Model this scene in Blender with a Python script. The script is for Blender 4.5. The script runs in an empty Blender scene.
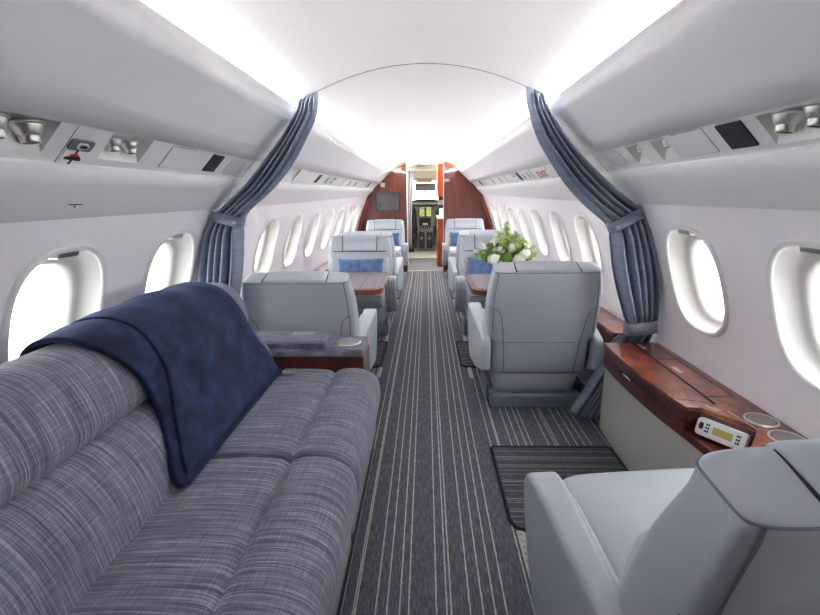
import bpy, bmesh, math, random
from mathutils import Vector, Matrix, Euler
random.seed(7)
S = bpy.context.scene
COL = S.collection
PI = math.pi
XC = -0.02

# ------------------------------------------------------------------ mesh helpers
class MB:
    """collects vertices and faces of one part"""
    def __init__(s): s.v = []; s.f = []; s.sm = []
    def add(s, V, F, smooth=True):
        o = len(s.v); s.v += [tuple(p) for p in V]
        s.f += [tuple(i + o for i in q) for q in F]; s.sm += [smooth] * len(F); return s
    def box(s, x0, x1, y0, y1, z0, z1):
        V = [(x0,y0,z0),(x1,y0,z0),(x1,y1,z0),(x0,y1,z0),(x0,y0,z1),(x1,y0,z1),(x1,y1,z1),(x0,y1,z1)]
        return s.add(V, [(0,3,2,1),(4,5,6,7),(0,1,5,4),(1,2,6,5),(2,3,7,6),(3,0,4,7)], False)
    def loft(s, rings, cap=True, closed=True, smooth=True):
        n = len(rings[0]); V = [p for r in rings for p in r]; F = []
        for i in range(len(rings) - 1):
            for j in range(n if closed else n - 1):
                k = (j + 1) % n
                F.append((i*n+j, i*n+k, (i+1)*n+k, (i+1)*n+j))
        s.add(V, F, smooth)
        if cap:
            o = len(s.v) - len(V)
            s.f.append(tuple(o + j for j in reversed(range(n)))); s.sm.append(False)
            s.f.append(tuple(o + (len(rings)-1)*n + j for j in range(n))); s.sm.append(False)
        return s
    def grid(s, fn, nu, nv, smooth=True):
        rows = [[fn(i/nu, j/nv) for j in range(nv+1)] for i in range(nu+1)]
        return s.loft(rows, cap=False, closed=False, smooth=smooth)
    def tube(s, pts, r, n=8, cap=True):
        pts = [Vector(p) for p in pts]; rings = []; up = None
        for i, p in enumerate(pts):
            a = pts[max(i-1, 0)]; b = pts[min(i+1, len(pts)-1)]
            t = (b - a).normalized()
            if up is None:
                up = Vector((0,0,1)) if abs(t.z) < .9 else Vector((1,0,0))
            x = t.cross(up).normalized(); up = x.cross(t).normalized()
            rr = r[i] if isinstance(r, (list, tuple)) else r
            rings.append([p + (x*math.cos(2*PI*k/n) + up*math.sin(2*PI*k/n))*rr for k in range(n)])
        return s.loft(rings, cap)
    def prism(s, poly, axis, a0, a1):
        """extrude a 2-D outline along an axis ('x','y','z')"""
        def P(u, w, a): return {'x': (a,u,w), 'y': (u,a,w), 'z': (u,w,a)}[axis]
        return s.loft([[P(u,w,a0) for u,w in poly], [P(u,w,a1) for u,w in poly]], smooth=False)
    def lathe(s, prof, n=24, M=None, cap=False):
        rings = []
        for r, z in prof:
            ring = [Vector((r*math.cos(2*PI*k/n), r*math.sin(2*PI*k/n), z)) for k in range(n)]
            rings.append([M @ p for p in ring] if M else ring)
        return s.loft(rings, cap)
    def build(s, name, mat, parent=None, bevel=0, seg=3, subsurf=0, solid=0, auto=True):
        me = bpy.data.meshes.new(name); me.from_pydata(s.v, [], s.f)
        for p, q in zip(me.polygons, s.sm): p.use_smooth = q
        bm = bmesh.new(); bm.from_mesh(me)
        bmesh.ops.remove_doubles(bm, verts=bm.verts, dist=1e-5)
        bmesh.ops.recalc_face_normals(bm, faces=bm.faces)
        bm.to_mesh(me); bm.free()
        me.materials.append(mat)
        o = bpy.data.objects.new(name, me); COL.objects.link(o)
        if parent: o.parent = parent
        if solid:
            m = o.modifiers.new('solid', 'SOLIDIFY'); m.thickness = solid; m.offset = 0
        if bevel:
            m = o.modifiers.new('bevel', 'BEVEL'); m.width = bevel; m.segments = seg
            m.limit_method = 'ANGLE'; m.angle_limit = math.radians(35)
            for p in me.polygons: p.use_smooth = True
            if auto:
                w = o.modifiers.new('wn', 'WEIGHTED_NORMAL'); w.keep_sharp = False
        if subsurf:
            m = o.modifiers.new('sub', 'SUBSURF'); m.levels = subsurf; m.render_levels = subsurf
            for p in me.polygons: p.use_smooth = True
        return o

def tag(o, label=None, cat=None, group=None, kind=None):
    if label: o['label'] = label
    if cat: o['category'] = cat
    if group: o['group'] = group
    if kind: o['kind'] = kind
    return o
def thing(name, label, cat, loc=(0,0,0), rz=0, group=None):
    o = bpy.data.objects.new(name, None); COL.objects.link(o); o.empty_display_size = .05
    o.location = loc; o.rotation_euler = (0,0,rz)
    return tag(o, label, cat, group)
def struct(o): o['kind'] = 'structure'; return o
def copy_tree(o, parent=None):
    c = o.copy(); COL.objects.link(c)
    if parent: c.parent = parent
    for ch in list(o.children): copy_tree(ch, c)
    return c
def lerp(a, b, t): return a + (b - a) * t
def sst(a, b, x):
    x = max(0, min(1, (x - a) / (b - a))); return x*x*(3-2*x)
def interp(tab, x):
    if x <= tab[0][0]: return tab[0][1]
    for (a, va), (b, vb) in zip(tab, tab[1:]):
        if x <= b: return lerp(va, vb, (x - a) / (b - a))
    return tab[-1][1]
def smooth_interp(tab, x):
    """Catmull-Rom through a table"""
    n = len(tab)
    if x <= tab[0][0]: return tab[0][1]
    if x >= tab[-1][0]: return tab[-1][1]
    for i in range(n - 1):
        if x <= tab[i+1][0]:
            x0, y0 = tab[i]; x1, y1 = tab[i+1]
            m0 = (y1 - tab[i-1][1]) / (x1 - tab[i-1][0]) if i > 0 else (y1-y0)/(x1-x0)
            m1 = (tab[i+2][1] - y0) / (tab[i+2][0] - x0) if i+2 < n else (y1-y0)/(x1-x0)
            h = x1 - x0; t = (x - x0) / h
            return (2*t**3-3*t*t+1)*y0 + (t**3-2*t*t+t)*h*m0 + (-2*t**3+3*t*t)*y1 + (t**3-t*t)*h*m1
def sampled(pts, n):
    """n+1 smooth points through a list of 2-D / 3-D points, by arc length"""
    d = [0]
    for a, b in zip(pts, pts[1:]): d.append(d[-1] + math.dist(a, b))
    L = d[-1]; k = len(pts[0])
    tabs = [[(d[i]/L, pts[i][c]) for i in range(len(pts))] for c in range(k)]
    return [tuple(smooth_interp(t, i/n) for t in tabs) for i in range(n+1)]
def rrect(x0, x1, y0, y1, r, n=5):
    if not isinstance(r, (list, tuple)): r = [r]*4
    out = []
    for (cx, cy, a, rr) in ((x1,y1,0,r[0]), (x0,y1,90,r[1]), (x0,y0,180,r[2]), (x1,y0,270,r[3])):
        sx = -1 if cx == x1 else 1; sy = -1 if cy == y1 else 1
        if rr <= 0: out.append((cx, cy)); continue
        for k in range(n+1):
            t = math.radians(a + 90*k/n)
            out.append((cx + sx*rr + rr*math.cos(t), cy + sy*rr + rr*math.sin(t)))
    return out

# ------------------------------------------------------------------ materials
def newmat(name):
    m = bpy.data.materials.new(name); m.use_nodes = True
    nt = m.node_tree; b = nt.nodes['Principled BSDF']
    return m, nt, b
def setp(b, **k):
    for a, v in k.items():
        b.inputs[a.replace('_', ' ')].default_value = v
def rgb(r, g, b):
    def c(u):
        u /= 255; return u/12.92 if u <= .04045 else ((u+.055)/1.055)**2.4
    return (c(r), c(g), c(b), 1)
def noise(nt, scale, detail=3, rough=.5, vec=None, mapscale=None, coord='Object', rot=None):
    t = nt.nodes.new('ShaderNodeTexNoise')
    t.inputs['Scale'].default_value = scale; t.inputs['Detail'].default_value = detail
    t.inputs['Roughness'].default_value = rough
    tc = nt.nodes.new('ShaderNodeTexCoord'); src = tc.outputs[coord]
    if mapscale:
        mp = nt.nodes.new('ShaderNodeMapping'); mp.inputs['Scale'].default_value = mapscale
        if rot: mp.inputs['Rotation'].default_value = rot
        nt.links.new(src, mp.inputs['Vector']); src = mp.outputs['Vector']
    nt.links.new(src, t.inputs['Vector'])
    return t.outputs['Fac']
def ramp(nt, fac, stops, interp='LINEAR'):
    r = nt.nodes.new('ShaderNodeValToRGB'); cr = r.color_ramp; cr.interpolation = interp
    while len(cr.elements) < len(stops): cr.elements.new(.5)
    for e, (p, c) in zip(cr.elements, stops):
        e.position = p
    for e, (p, c) in zip(cr.elements, stops): e.color = c if len(c) == 4 else (*c, 1)
    nt.links.new(fac, r.inputs['Fac']); return r.outputs['Color']
def bump(nt, b, h, strength=.2, dist=.002):
    n = nt.nodes.new('ShaderNodeBump'); n.inputs['Strength'].default_value = strength
    n.inputs['Distance'].default_value = dist
    nt.links.new(h, n.inputs['Height']); nt.links.new(n.outputs['Normal'], b.inputs['Normal'])
def mixc(nt, fac, a, b, mode='MIX'):
    m = nt.nodes.new('ShaderNodeMix'); m.data_type = 'RGBA'; m.blend_type = mode
    for sock, v in ((m.inputs['Factor'], fac), (m.inputs['A'], a), (m.inputs['B'], b)):
        if isinstance(v, (int, float)): sock.default_value = v
        elif isinstance(v, tuple): sock.default_value = v
        else: nt.links.new(v, sock)
    # colour sockets are the RGBA ones
    return m
def mix(nt, fac, a, b, mode='MIX'):
    m = nt.nodes.new('ShaderNodeMix'); m.data_type = 'RGBA'; m.blend_type = mode
    ins = [i for i in m.inputs if i.type == 'RGBA']; f = m.inputs[0]
    for sock, v in ((f, fac), (ins[0], a), (ins[1], b)):
        if isinstance(v, (int, float, tuple)): sock.default_value = v
        else: nt.links.new(v, sock)
    return [o for o in m.outputs if o.type == 'RGBA'][0]
def math_(nt, op, a, b=None):
    m = nt.nodes.new('ShaderNodeMath'); m.operation = op
    for s_, v in zip(m.inputs, (a, b)):
        if v is None: continue
        if isinstance(v, (int, float)): s_.default_value = v
        else: nt.links.new(v, s_)
    return m.outputs[0]

def plain(name, col, rough=.5, metal=0, coat=0, bumps=None, var=0):
    m, nt, b = newmat(name); setp(b, Base_Color=col, Roughness=rough, Metallic=metal, Coat_Weight=coat)
    if var:
        f = noise(nt, 6, 3)
        c2 = tuple(min(1, x*(1-var)) for x in col[:3]) + (1,)
        nt.links.new(mix(nt, f, col, c2), b.inputs['Base Color'])
    if bumps: bump(nt, b, noise(nt, bumps[0], 3), bumps[1], bumps[2])
    return m

M_panel = plain('panel_lining', rgb(236,236,237), .55, bumps=(180, .08, .001))
M_ceil = plain('ceiling_lining', rgb(248,247,246), .5)
M_wall = plain('wall_fabric', rgb(242,239,243), .75, bumps=(260, .18, .001))
M_strip = plain('service_strip_paint', rgb(234,236,234), .45)
M_white = plain('white_plastic', rgb(238,238,235), .35)
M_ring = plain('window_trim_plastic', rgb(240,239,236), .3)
M_reveal = plain('window_reveal_plastic', rgb(182,180,176), .5)  # white plastic, greyed to put the reveal's shade into its colour
M_black = plain('black_plastic', rgb(38,36,40), .5)
M_dark = plain('dark_gap', rgb(30,32,38), .7)
M_pedestal = plain('seat_pedestal_plastic', rgb(128,138,150), .42, var=.1)
M_chrome = plain('brushed_metal', rgb(222,219,213), .32, metal=1)
M_rail = plain('track_metal', rgb(190,188,182), .4, metal=.8)
M_seam = plain('seam_thread', rgb(120,126,136), .7)
M_lcd = plain('lcd', rgb(186,178,92), .25)
M_red = plain('red_ink', rgb(205,40,36), .5)
M_orange = plain('small_orange_mark', rgb(215,120,50), .5)
M_grey = plain('grey_plastic', rgb(120,118,128), .4)
M_cockgrey = plain('cockpit_grey', rgb(150,160,164), .5)
M_cockdark = plain('cockpit_dark', rgb(36,40,46), .5)
M_cream = plain('cream_lining', rgb(240,236,222), .55)
M_ledgepanel = plain('grey_sidewall_carpet', rgb(186,184,178), .85, bumps=(700, .35, .001), var=.08)
M_tv = plain('monitor_glass', rgb(34,37,42), .05); M_tv.node_tree.nodes['Principled BSDF'].inputs['IOR'].default_value = 2.3
M_cupin = plain('cup_liner_metal', rgb(170,168,160), .3, metal=.9)

# leather
def leather(name, col):
    m, nt, b = newmat(name); setp(b, Base_Color=col, Roughness=.42)
    f = noise(nt, 3, 4); c2 = tuple(x*.93 for x in col[:3]) + (1,)
    nt.links.new(mix(nt, f, col, c2), b.inputs['Base Color'])
    bump(nt, b, noise(nt, 320, 4), .10, .001)
    return m
M_leather = leather('pale_blue_grey_leather', rgb(188,194,203))

# woven sofa fabric: fine threads, slubs running across the seat and up the back
def sofa_fabric(name='sofa_weave', dark=1.0):
    m, nt, b = newmat(name); setp(b, Roughness=.85, Sheen_Weight=.25)
    b.inputs['Sheen Roughness'].default_value = .4
    a = noise(nt, 1, 4, .6, mapscale=(6, 420, 6))
    a2 = noise(nt, 1, 3, .6, mapscale=(5, 130, 5))
    c = noise(nt, 1, 4, .65, mapscale=(420, 14, 420))
    t = math_(nt, 'ADD', math_(nt, 'MULTIPLY', a, .50), math_(nt, 'MULTIPLY', a2, .25))
    t = math_(nt, 'ADD', t, math_(nt, 'MULTIPLY', c, .25))
    colr = ramp(nt, t, [(.36, rgb(48,51,74)), (.47, rgb(98,100,121)), (.55, rgb(136,136,152)), (.68, rgb(206,203,213))])
    nt.links.new(colr, b.inputs['Base Color'])
    bump(nt, b, t, .35, .002)
    return m
M_sofa = sofa_fabric()

# navy plush blanket
m, nt, b = newmat('navy_plush'); M_blanket = m
setp(b, Roughness=.9, Sheen_Weight=.4); b.inputs['Sheen Roughness'].default_value = .35
b.inputs['Sheen Tint'].default_value = rgb(110,135,190)
f = noise(nt, 11, 6, .68); f2 = noise(nt, 600, 2)
cc = ramp(nt, f, [(.34, rgb(12,20,42)), (.5, rgb(20,34,68)), (.68, rgb(38,57,98))])
nt.links.new(cc, b.inputs['Base Color']); bump(nt, b, f2, .5, .002)

# curtain satin
m, nt, b = newmat('slate_curtain_satin'); M_curtain = m
setp(b, Roughness=.42, Sheen_Weight=.3)
f = noise(nt, 1, 3, .5, mapscale=(3, 3, 60))
nt.links.new(ramp(nt, f, [(.3, rgb(112,121,141)), (.7, rgb(136,145,164))]), b.inputs['Base Color'])
bump(nt, b, noise(nt, 14, 3), .25, .006)

M_curtain2 = plain('light_grey_curtain', rgb(150,156,166), .6)
# blue cushion
m, nt, b = newmat('blue_velvet'); M_pillow = m
setp(b, Roughness=.85, Sheen_Weight=.4)
f = noise(nt, 16, 4)
nt.links.new(ramp(nt, f, [(.3, rgb(60,88,136)), (.7, rgb(100,128,172))]), b.inputs['Base Color'])

# burl and straight-grained mahogany
def wood(name, cols, sc, mapscale, coat=.9, rough=.3):
    m, nt, b = newmat(name); setp(b, Roughness=rough, Coat_Weight=coat)
    b.inputs['Coat Roughness'].default_value = .04
    f = noise(nt, sc, 6, .62, mapscale=mapscale)
    f2 = noise(nt, sc*6, 4, .6, mapscale=mapscale)
    t = math_(nt, 'ADD', math_(nt, 'MULTIPLY', f, .7), math_(nt, 'MULTIPLY', f2, .3))
    nt.links.new(ramp(nt, t, [(.34, cols[0]), (.5, cols[1]), (.66, cols[2])]), b.inputs['Base Color'])
    return m
M_burl = wood('burl_mahogany', (rgb(58,20,10), rgb(120,50,24), rgb(172,88,44)), 14, (1, .6, 1))
M_fascia = wood('dark_mahogany_fascia', (rgb(42,12,8), rgb(82,28,17), rgb(116,46,28)), 10, (1, .4, 2))
M_bulk = wood('bulkhead_mahogany', (rgb(70,21,11), rgb(104,38,20), rgb(134,56,30)), 4, (9, 9, .5), coat=1, rough=.35)
M_edge = wood('orange_mahogany_edge', (rgb(120,48,24), rgb(168,76,40), rgb(190,98,56)), 6, (4, 4, 1))

# carpets
def carpet(name, axis, period, stripes, base, line, w=.0046, off=0):
    m, nt, b = newmat(name); setp(b, Roughness=.95)
    tc = nt.nodes.new('ShaderNodeTexCoord'); sp = nt.nodes.new('ShaderNodeSeparateXYZ')
    nt.links.new(tc.outputs['Object'], sp.inputs[0])
    wob = noise(nt, 1, 2, mapscale=(90, 90, 1))
    x = math_(nt, 'ADD', sp.outputs[axis], math_(nt, 'MULTIPLY', math_(nt, 'SUBTRACT', wob, .5), .006))
    fr = math_(nt, 'FRACT', math_(nt, 'DIVIDE', math_(nt, 'ADD', x, off), period))
    W = (1,1,1,1); K = (0,0,0,1); stops = [(0, K)]
    for s_ in stripes:
        p = s_/period; stops += [(p - w/2/period, W), (p + w/2/period, K)]
    mask = ramp(nt, fr, stops, 'CONSTANT')
    ms = (260, 22, 1) if axis == 'X' else (22, 260, 1)
    n1 = noise(nt, 1, 4, .7, mapscale=ms); n2 = noise(nt, 420, 2)
    t = math_(nt, 'ADD', math_(nt, 'MULTIPLY', n1, .6), math_(nt, 'MULTIPLY', n2, .4))
    bc = ramp(nt, t, [(.36, base[0]), (.5, base[1]), (.66, base[2])])
    lc = ramp(nt, t, [(.35, line[0]), (.65, line[1])])
    nt.links.new(mix(nt, math_(nt, 'MULTIPLY', mask, .92), bc, lc), b.inputs['Base Color'])
    bump(nt, b, t, .6, .004)
    return m
BASE = (rgb(46,47,58), rgb(80,81,94), rgb(132,133,144)); LINE = (rgb(132,130,118), rgb(226,221,202))
OFF = .275
ST = [.004, .040, .047, .112, .146, .185, .213, .300, .333, .346, .405, .444, .483, .517]
M_carpet = carpet('striped_aisle_carpet', 'X', .597, [s_ + .03 for s_ in ST], BASE, LINE, off=OFF + .03)
DB = (rgb(40,42,50), rgb(62,64,74), rgb(96,98,108))
M_mat = carpet('striped_mat_carpet', 'Y', .31, [.02,.034,.075,.09,.10,.15,.19,.215,.225,.27,.30], DB, (rgb(110,106,92), rgb(164,158,140)), w=.004, off=3)
M_binding = plain('mat_binding', rgb(30,32,40), .9)
M_vestcarpet = carpet('grey_threshold_carpet', 'X', .1, [.05], (rgb(70,76,84), rgb(104,110,116), rgb(140,146,150)), (rgb(120,124,128), rgb(130,134,138)))

# glass of windows
m, nt, b = newmat('window_acrylic'); M_glass = m
nt.nodes.remove(b); out = nt.nodes['Material Output']
tr = nt.nodes.new('ShaderNodeBsdfTransparent'); gl = nt.nodes.new('ShaderNodeBsdfGlossy'); gl.inputs['Roughness'].default_value = .03
mx = nt.nodes.new('ShaderNodeMixShader'); mx.inputs[0].default_value = .05
nt.links.new(tr.outputs[0], mx.inputs[1]); nt.links.new(gl.outputs[0], mx.inputs[2])
nt.links.new(mx.outputs[0], out.inputs['Surface'])

def emis(name, col, st):
    m, nt, b = newmat(name); setp(b, Base_Color=col, Roughness=.6, Emission_Color=col, Emission_Strength=st); return m
COVE = 27.0
M_led = emis('cove_led', (1, .985, 1, 1), COVE)
M_led2 = emis('dimmed_cove_led', (1, .985, 1, 1), COVE*.27)
M_dome = emis('lamp_diffuser', (1, .97, .9, 1), 90.0)  # glow of the lamp added to brighten the vestibule
M_screen = None
m, nt, b = newmat('map_display'); M_map = m
f = noise(nt, 22, 3)
cr = ramp(nt, f, [(.3, rgb(60,80,60)), (.45, rgb(110,140,70)), (.55, rgb(120,84,60)), (.7, rgb(40,60,80))])
nt.links.new(cr, b.inputs['Base Color']); nt.links.new(cr, b.inputs['Emission Color']); b.inputs['Emission Strength'].default_value = .6
M_leaf = plain('deep_green_leaf', rgb(112,158,52), .5, var=.5)
M_leaf2 = plain('light_green_leaf', rgb(190,214,104), .55, var=.4)
M_petal = plain('ivory_petal', rgb(252,250,238), .6, var=.05)
M_petal.node_tree.nodes['Principled BSDF'].inputs['Subsurface Weight'].default_value = .15
M_petal.node_tree.nodes['Principled BSDF'].inputs['Subsurface Radius'].default_value = (.01,.008,.004)
M_vase = plain('white_ceramic', rgb(232,232,226), .2)

# ------------------------------------------------------------------ the cabin shell
Y0, Y1 = -1.1, 7.5
YW = 7.56                                    # far side of the bulkhead
def tap(Y): return max(0, min(1, (Y - 3.0) / 4.5))
WALL = [(-.05,1.10),(0,1.12),(.2,1.19),(.35,1.218),(.48,1.225),(.6,1.222),(.745,1.195),(.9,1.150),(1.05,1.096),(1.2,1.034),(1.3,.992)]
ZV = 1.275
def wall_half(Y, z): return smooth_interp(WALL, z) - .08*tap(Y)
def wallp(side, Y, z, out=0): return Vector((XC + side*(wall_half(Y, z) + out), Y, z))
def panelp(side, Y, t, n=0):
    k = tap(Y)
    a = Vector((.585 - .05*k, 1.66 - .025*k)); bb = Vector((1.03 - .08*k, 1.2 + .03*k))
    p = a.lerp(bb, t); d = (bb - a).normalized(); nn = Vector((-abs(d.y), d.x if d.x < 0 else -abs(d.x)))
    p = p + nn*n
    return Vector((XC + side*p.x, Y, p.y))
def ceilz(x, Y): return 1.836 - .115*((x - XC)/.5)**2 - .025*tap(Y)

NY = 56
# floor
fl = MB(); fl.box(-1.16, 1.14, Y0-.05, YW+.02, -.04, 0)
struct(fl.build('floor', M_carpet))
# ceiling
ce = MB(); ce.grid(lambda u, v: (XC + lerp(-.76, .76, u), lerp(Y0-.05, YW+1.6, v), ceilz(XC + lerp(-.76, .76, u), lerp(Y0, YW, v))), 24, NY)
struct(ce.build('ceiling', M_ceil, solid=.012))
# window layout
WIN = {-1: [1.345 + .632*k for k in range(-2, 10)], 1: [1.275 + .632*k for k in range(-2, 10)]}
WW, WH, WZ = .185, .215, .885                # half width, half height, centre height
def hole(c, k=0, n=48, grow=0):
    out = []
    for i in range(n):
        a = 2*PI*i/n; e = 2/2.7
        ca, sa = math.cos(a), math.sin(a)
        out.append((c + (WW+grow)*math.copysign(abs(ca)**e, ca), WZ + (WH+grow)*math.copysign(abs(sa)**e, sa)))
    return out
def rectpt(c, y0, y1, z0, z1, p):
    dy, dz = p[0]-c, p[1]-WZ; s_ = 1e9
    if dy > 1e-9: s_ = min(s_, (y1-c)/dy)
    if dy < -1e-9: s_ = min(s_, (y0-c)/dy)
    if dz > 1e-9: s_ = min(s_, (z1-WZ)/dz)
    if dz < -1e-9: s_ = min(s_, (z0-WZ)/dz)
    return (c+dy*s_, WZ+dz*s_)
ZL = .5
for side, nm in ((-1, 'left'), (1, 'right')):
    W = MB(); cs = WIN[side]; h = .316
    for c in cs:
        y0, y1 = c-h, c+h
        hp = hole(c)
        # boundary of the bay including its corners
        rings = [[] for _ in range(7)]
        bp = [rectpt(c, y0, y1, ZL, ZV, p) for p in hp]
        for cy, cz in ((y0,ZL),(y0,ZV),(y1,ZL),(y1,ZV)):
            j = min(range(len(bp)), key=lambda i: (bp[i][0]-cy)**2+(bp[i][1]-cz)**2); bp[j] = (cy, cz)
        for i, (p, q) in enumerate(zip(hp, bp)):
            for k in range(7):
                f = k/6
                yy, zz = lerp(p[0], q[0], f), lerp(p[1], q[1], f)
                rings[k].append(wallp(side, yy, zz))
        W.loft(rings, cap=False)
        # below the sill
        W.grid(lambda u, v, y0=y0, y1=y1: wallp(side, lerp(y0, y1, u), lerp(-.03, ZL, v)), 3, 6)
    ya, yb = cs[0]-h, cs[-1]+h
    for (p, q) in ((Y0-.05, ya), (yb, Y1+.12)):
        if q > p: W.grid(lambda u, v: wallp(side, lerp(p, q, u), lerp(-.03, ZV, v)), 3, 14)
    struct(W.build('wall_'+nm, M_wall))
# windows
wn = 0
for side in (-1, 1):
    for c in WIN[side]:
        wn += 1
        e = bpy.data.objects.new('window_%d' % wn, None); COL.objects.link(e); struct(e)
        e.location = wallp(side, c, WZ)
        L = e.location
        def P(y, z, out): return wallp(side, y, z, out) - L
        h0 = hole(c, grow=.016); h1 = hole(c, grow=.006); h2 = hole(c, grow=-.004); h3 = hole(c, grow=-.02); h4 = hole(c, grow=-.045); h5 = hole(c, grow=-.052)
        R = MB(); R.loft([[P(y,z,.001) for y,z in h0], [P(y,z,-.010) for y,z in h0], [P(y,z,-.014) for y,z in h1], [P(y,z,-.008) for y,z in h2], [P(y,z,.004) for y,z in h2]], cap=False)
        R.build('window_frame', M_ring, e)
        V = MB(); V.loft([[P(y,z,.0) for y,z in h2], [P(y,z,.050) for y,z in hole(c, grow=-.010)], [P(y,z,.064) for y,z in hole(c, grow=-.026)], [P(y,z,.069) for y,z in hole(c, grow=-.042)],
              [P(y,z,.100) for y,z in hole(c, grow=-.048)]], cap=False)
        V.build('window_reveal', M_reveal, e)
        g = hole(c, grow=-.045); G = MB()
        G.add([P(y,z,.096) for y,z in g], [tuple(range(len(g)))], False)
        G.build('window_pane', M_glass, e)
        # blind pull at the top of the opening
        K = MB(); zt = WZ+WH
        pr = [(-.042,-.004),(.042,-.004),(.042,.030),(.032,.038),(-.032,.038),(-.042,.030)]
        K.loft([[P(c+a, zt-.004-.010*0, o_) for a, o_ in pr], [P(c+a, zt-.022, o_) for a, o_ in pr]], smooth=False)
        K.build('blind_handle', M_chrome, e, bevel=.003)
# overhead panels
tn = 0
def strip_range(side): return (.512, .705) if side < 0 else (.502, .692)
REC = {-1: [(.86, 1.09), (1.275, 1.458)], 1: [(1.0, 1.21), (1.645, 1.752), (1.842, 1.952)]}
TR0, TR1 = .524, .668
for side in (-1, 1):
    ta, tb = strip_range(side)
    tn += 1
    U = MB(); U.grid(lambda u, v: panelp(side, lerp(Y0-.05, Y1+.13, u), v*ta), NY, 4)
    # lip rolled over the light trough
    U.grid(lambda u, v: panelp(side, lerp(Y0-.05, Y1+.13, u), 0, 0) + Vector((side*(.07*min(1, v*2) + .03*max(0, 2*v-1)), 0, -.045*min(1, v*2) + .14*max(0, 2*v-1))), NY, 2, False)
    U.grid(lambda u, v: panelp(side, lerp(Y0-.05, Y1+.13, u), ta, -.010*v), NY, 1, False)
    struct(U.build('trim_%d' % tn, M_panel))
    tn += 1
    Lw = MB(); Lw.grid(lambda u, v: panelp(side, lerp(Y0-.05, Y1+.13, u), lerp(tb, 1.0, v)), NY, 3)
    Lw.grid(lambda u, v: panelp(side, lerp(Y0-.05, Y1+.13, u), tb, -.010*v), NY, 1, False)
    # returned bottom edge of the valance
    def ret(u, v):
        Y = lerp(Y0-.05, Y1+.13, u); a = panelp(side, Y, 1.0); q = wallp(side, Y, 1.2, .0); q.z = a.z - .012
        return a.lerp(q + Vector((side*.012, 0, 0)), v)
    Lw.grid(ret, NY, 1, False)
    struct(Lw.build('trim_%d' % tn, M_panel))
    tn += 1
    st = MB(); nn = -.010
    recs = REC[side]; cur = Y0-.05
    for a, b_ in recs + [(Y1+.13, None)]:
        n = max(1, int((a-cur)/.15))
        st.grid(lambda u, v, c0=cur, a=a: panelp(side, lerp(c0, a, u), lerp(ta, tb, v), nn), n, 2, False)
        if b_ is None: break
        q = lambda Y, t, n_=nn: panelp(side, Y, t, n_)
        st.add([q(a,ta), q(b_,ta), q(b_,TR0), q(a,TR0)], [(0,1,2,3)], False)
        st.add([q(a,TR1), q(b_,TR1), q(b_,tb), q(a,tb)], [(0,1,2,3)], False)
        dp = -.095; td = TR0 + .026
        mouth_t = [q(a,TR0), q(b_,TR0)]; deep = [q(a,td,dp), q(b_,td,dp)]; low = [q(a,TR1), q(b_,TR1)]
        st.add([*mouth_t, deep[1], deep[0]], [(0,1,2,3)], False)
        st.add([*deep, low[1], low[0]], [(0,1,2,3)], False)
        st.add([mouth_t[0], deep[0], low[0]], [(0,1,2)], False)
        st.add([mouth_t[1], deep[1], low[1]], [(0,1,2)], False)
        cur = b_
    struct(st.build('trim_%d' % tn, M_strip))
    # light trough behind the lip
    for ya_, yb_, lm in ((.45, 3.3, M_led), (3.3, Y1, M_led2)):
        tn += 1
        led = MB(); led.grid(lambda u, v: panelp(side, lerp(ya_, yb_, u), 0) + Vector((side*(.018+.045*v), 0, -.012+.004*v)), NY, 1)
        struct(led.build('trim_%d' % tn, lm))
# aft bulkhead behind the camera
def section(Y, inset=0, zlo=0.0):
    """outline of the cabin's cross-section, right side from the floor to the crown"""
    pts = [(wall_half(Y, z) - inset, z) for z in [zlo + (1.2-zlo)*k/10 for k in range(11)]]
    a = panelp(1, Y, 0); pts.append((a.x - XC, a.z + .03))
    return pts
A = MB(); sec = section(Y0)
poly = [(XC + x, z) for x, z in sec] + [(XC + x, ceilz(XC+x, Y0)) for x in (.4,.2,0,-.2,-.4)] + [(XC - x, z) for x, z in reversed(sec)]
A.prism(poly, 'y', Y0-.05, Y0)
struct(A.build('wall_back', M_bulk))
# front bulkhead of two wooden halves
for side, nm, xd in ((-1, 'front_left', -.318), (1, 'front_right', .290)):
    sec = [(XC + side*x, z) for x, z in section(7.5, .002)]
    top = [(XC + side*(abs(sec[-1][0]-XC)*(1-k/4)+abs(xd-XC)*k/4)) for k in range(5)]
    big = [(x + side*.03*sst(1.0, 1.15, z), z) for x, z in sec[:-1]]
    tx = top[0] + side*.04
    poly = [(xd, 0)] + big + [(tx, ceilz(top[0], 7.5)+.01)] + [(x, ceilz(x, 7.5)+.004) for x in top]
    B = MB(); B.prism(poly, 'y', 7.5, YW); B.v = [(x, y + .09*abs(x-xd), z) for x, y, z in B.v]
    o = struct(B.build('wall_'+nm, M_bulk, bevel=.004, seg=2))
    # lighter curved edge piece
    E_ = MB(); pts = [(x, z) for x, z in sec[:-1]]
    outer = [(x, 7.496, z) for x, z in pts]; inner = [(x - side*.045, 7.47, z) for x, z in pts]; back = [(x - side*.05, 7.50, z) for x, z in pts]
    E_.loft([outer, inner, back], cap=False, closed=False)
    t2 = [(x, ceilz(x, 7.5)-.006) for x in top]
    E_.loft([[(x, 7.496, z) for x, z in t2], [(x, 7.47, z-.035) for x, z in t2], [(x, 7.50, z-.04) for x, z in t2]], cap=False, closed=False)
    E_.v = [(x, y + .09*abs(x-xd), z) for x, y, z in E_.v]
    E_.build('curved_edge', M_edge, o)
    J = MB(); J.box(min(xd, xd - side*.012), max(xd, xd - side*.012), 7.49, YW+.004, 0, ceilz(xd, 7.5)-.01)
    J.build('door_jamb', M_chrome, o)
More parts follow.
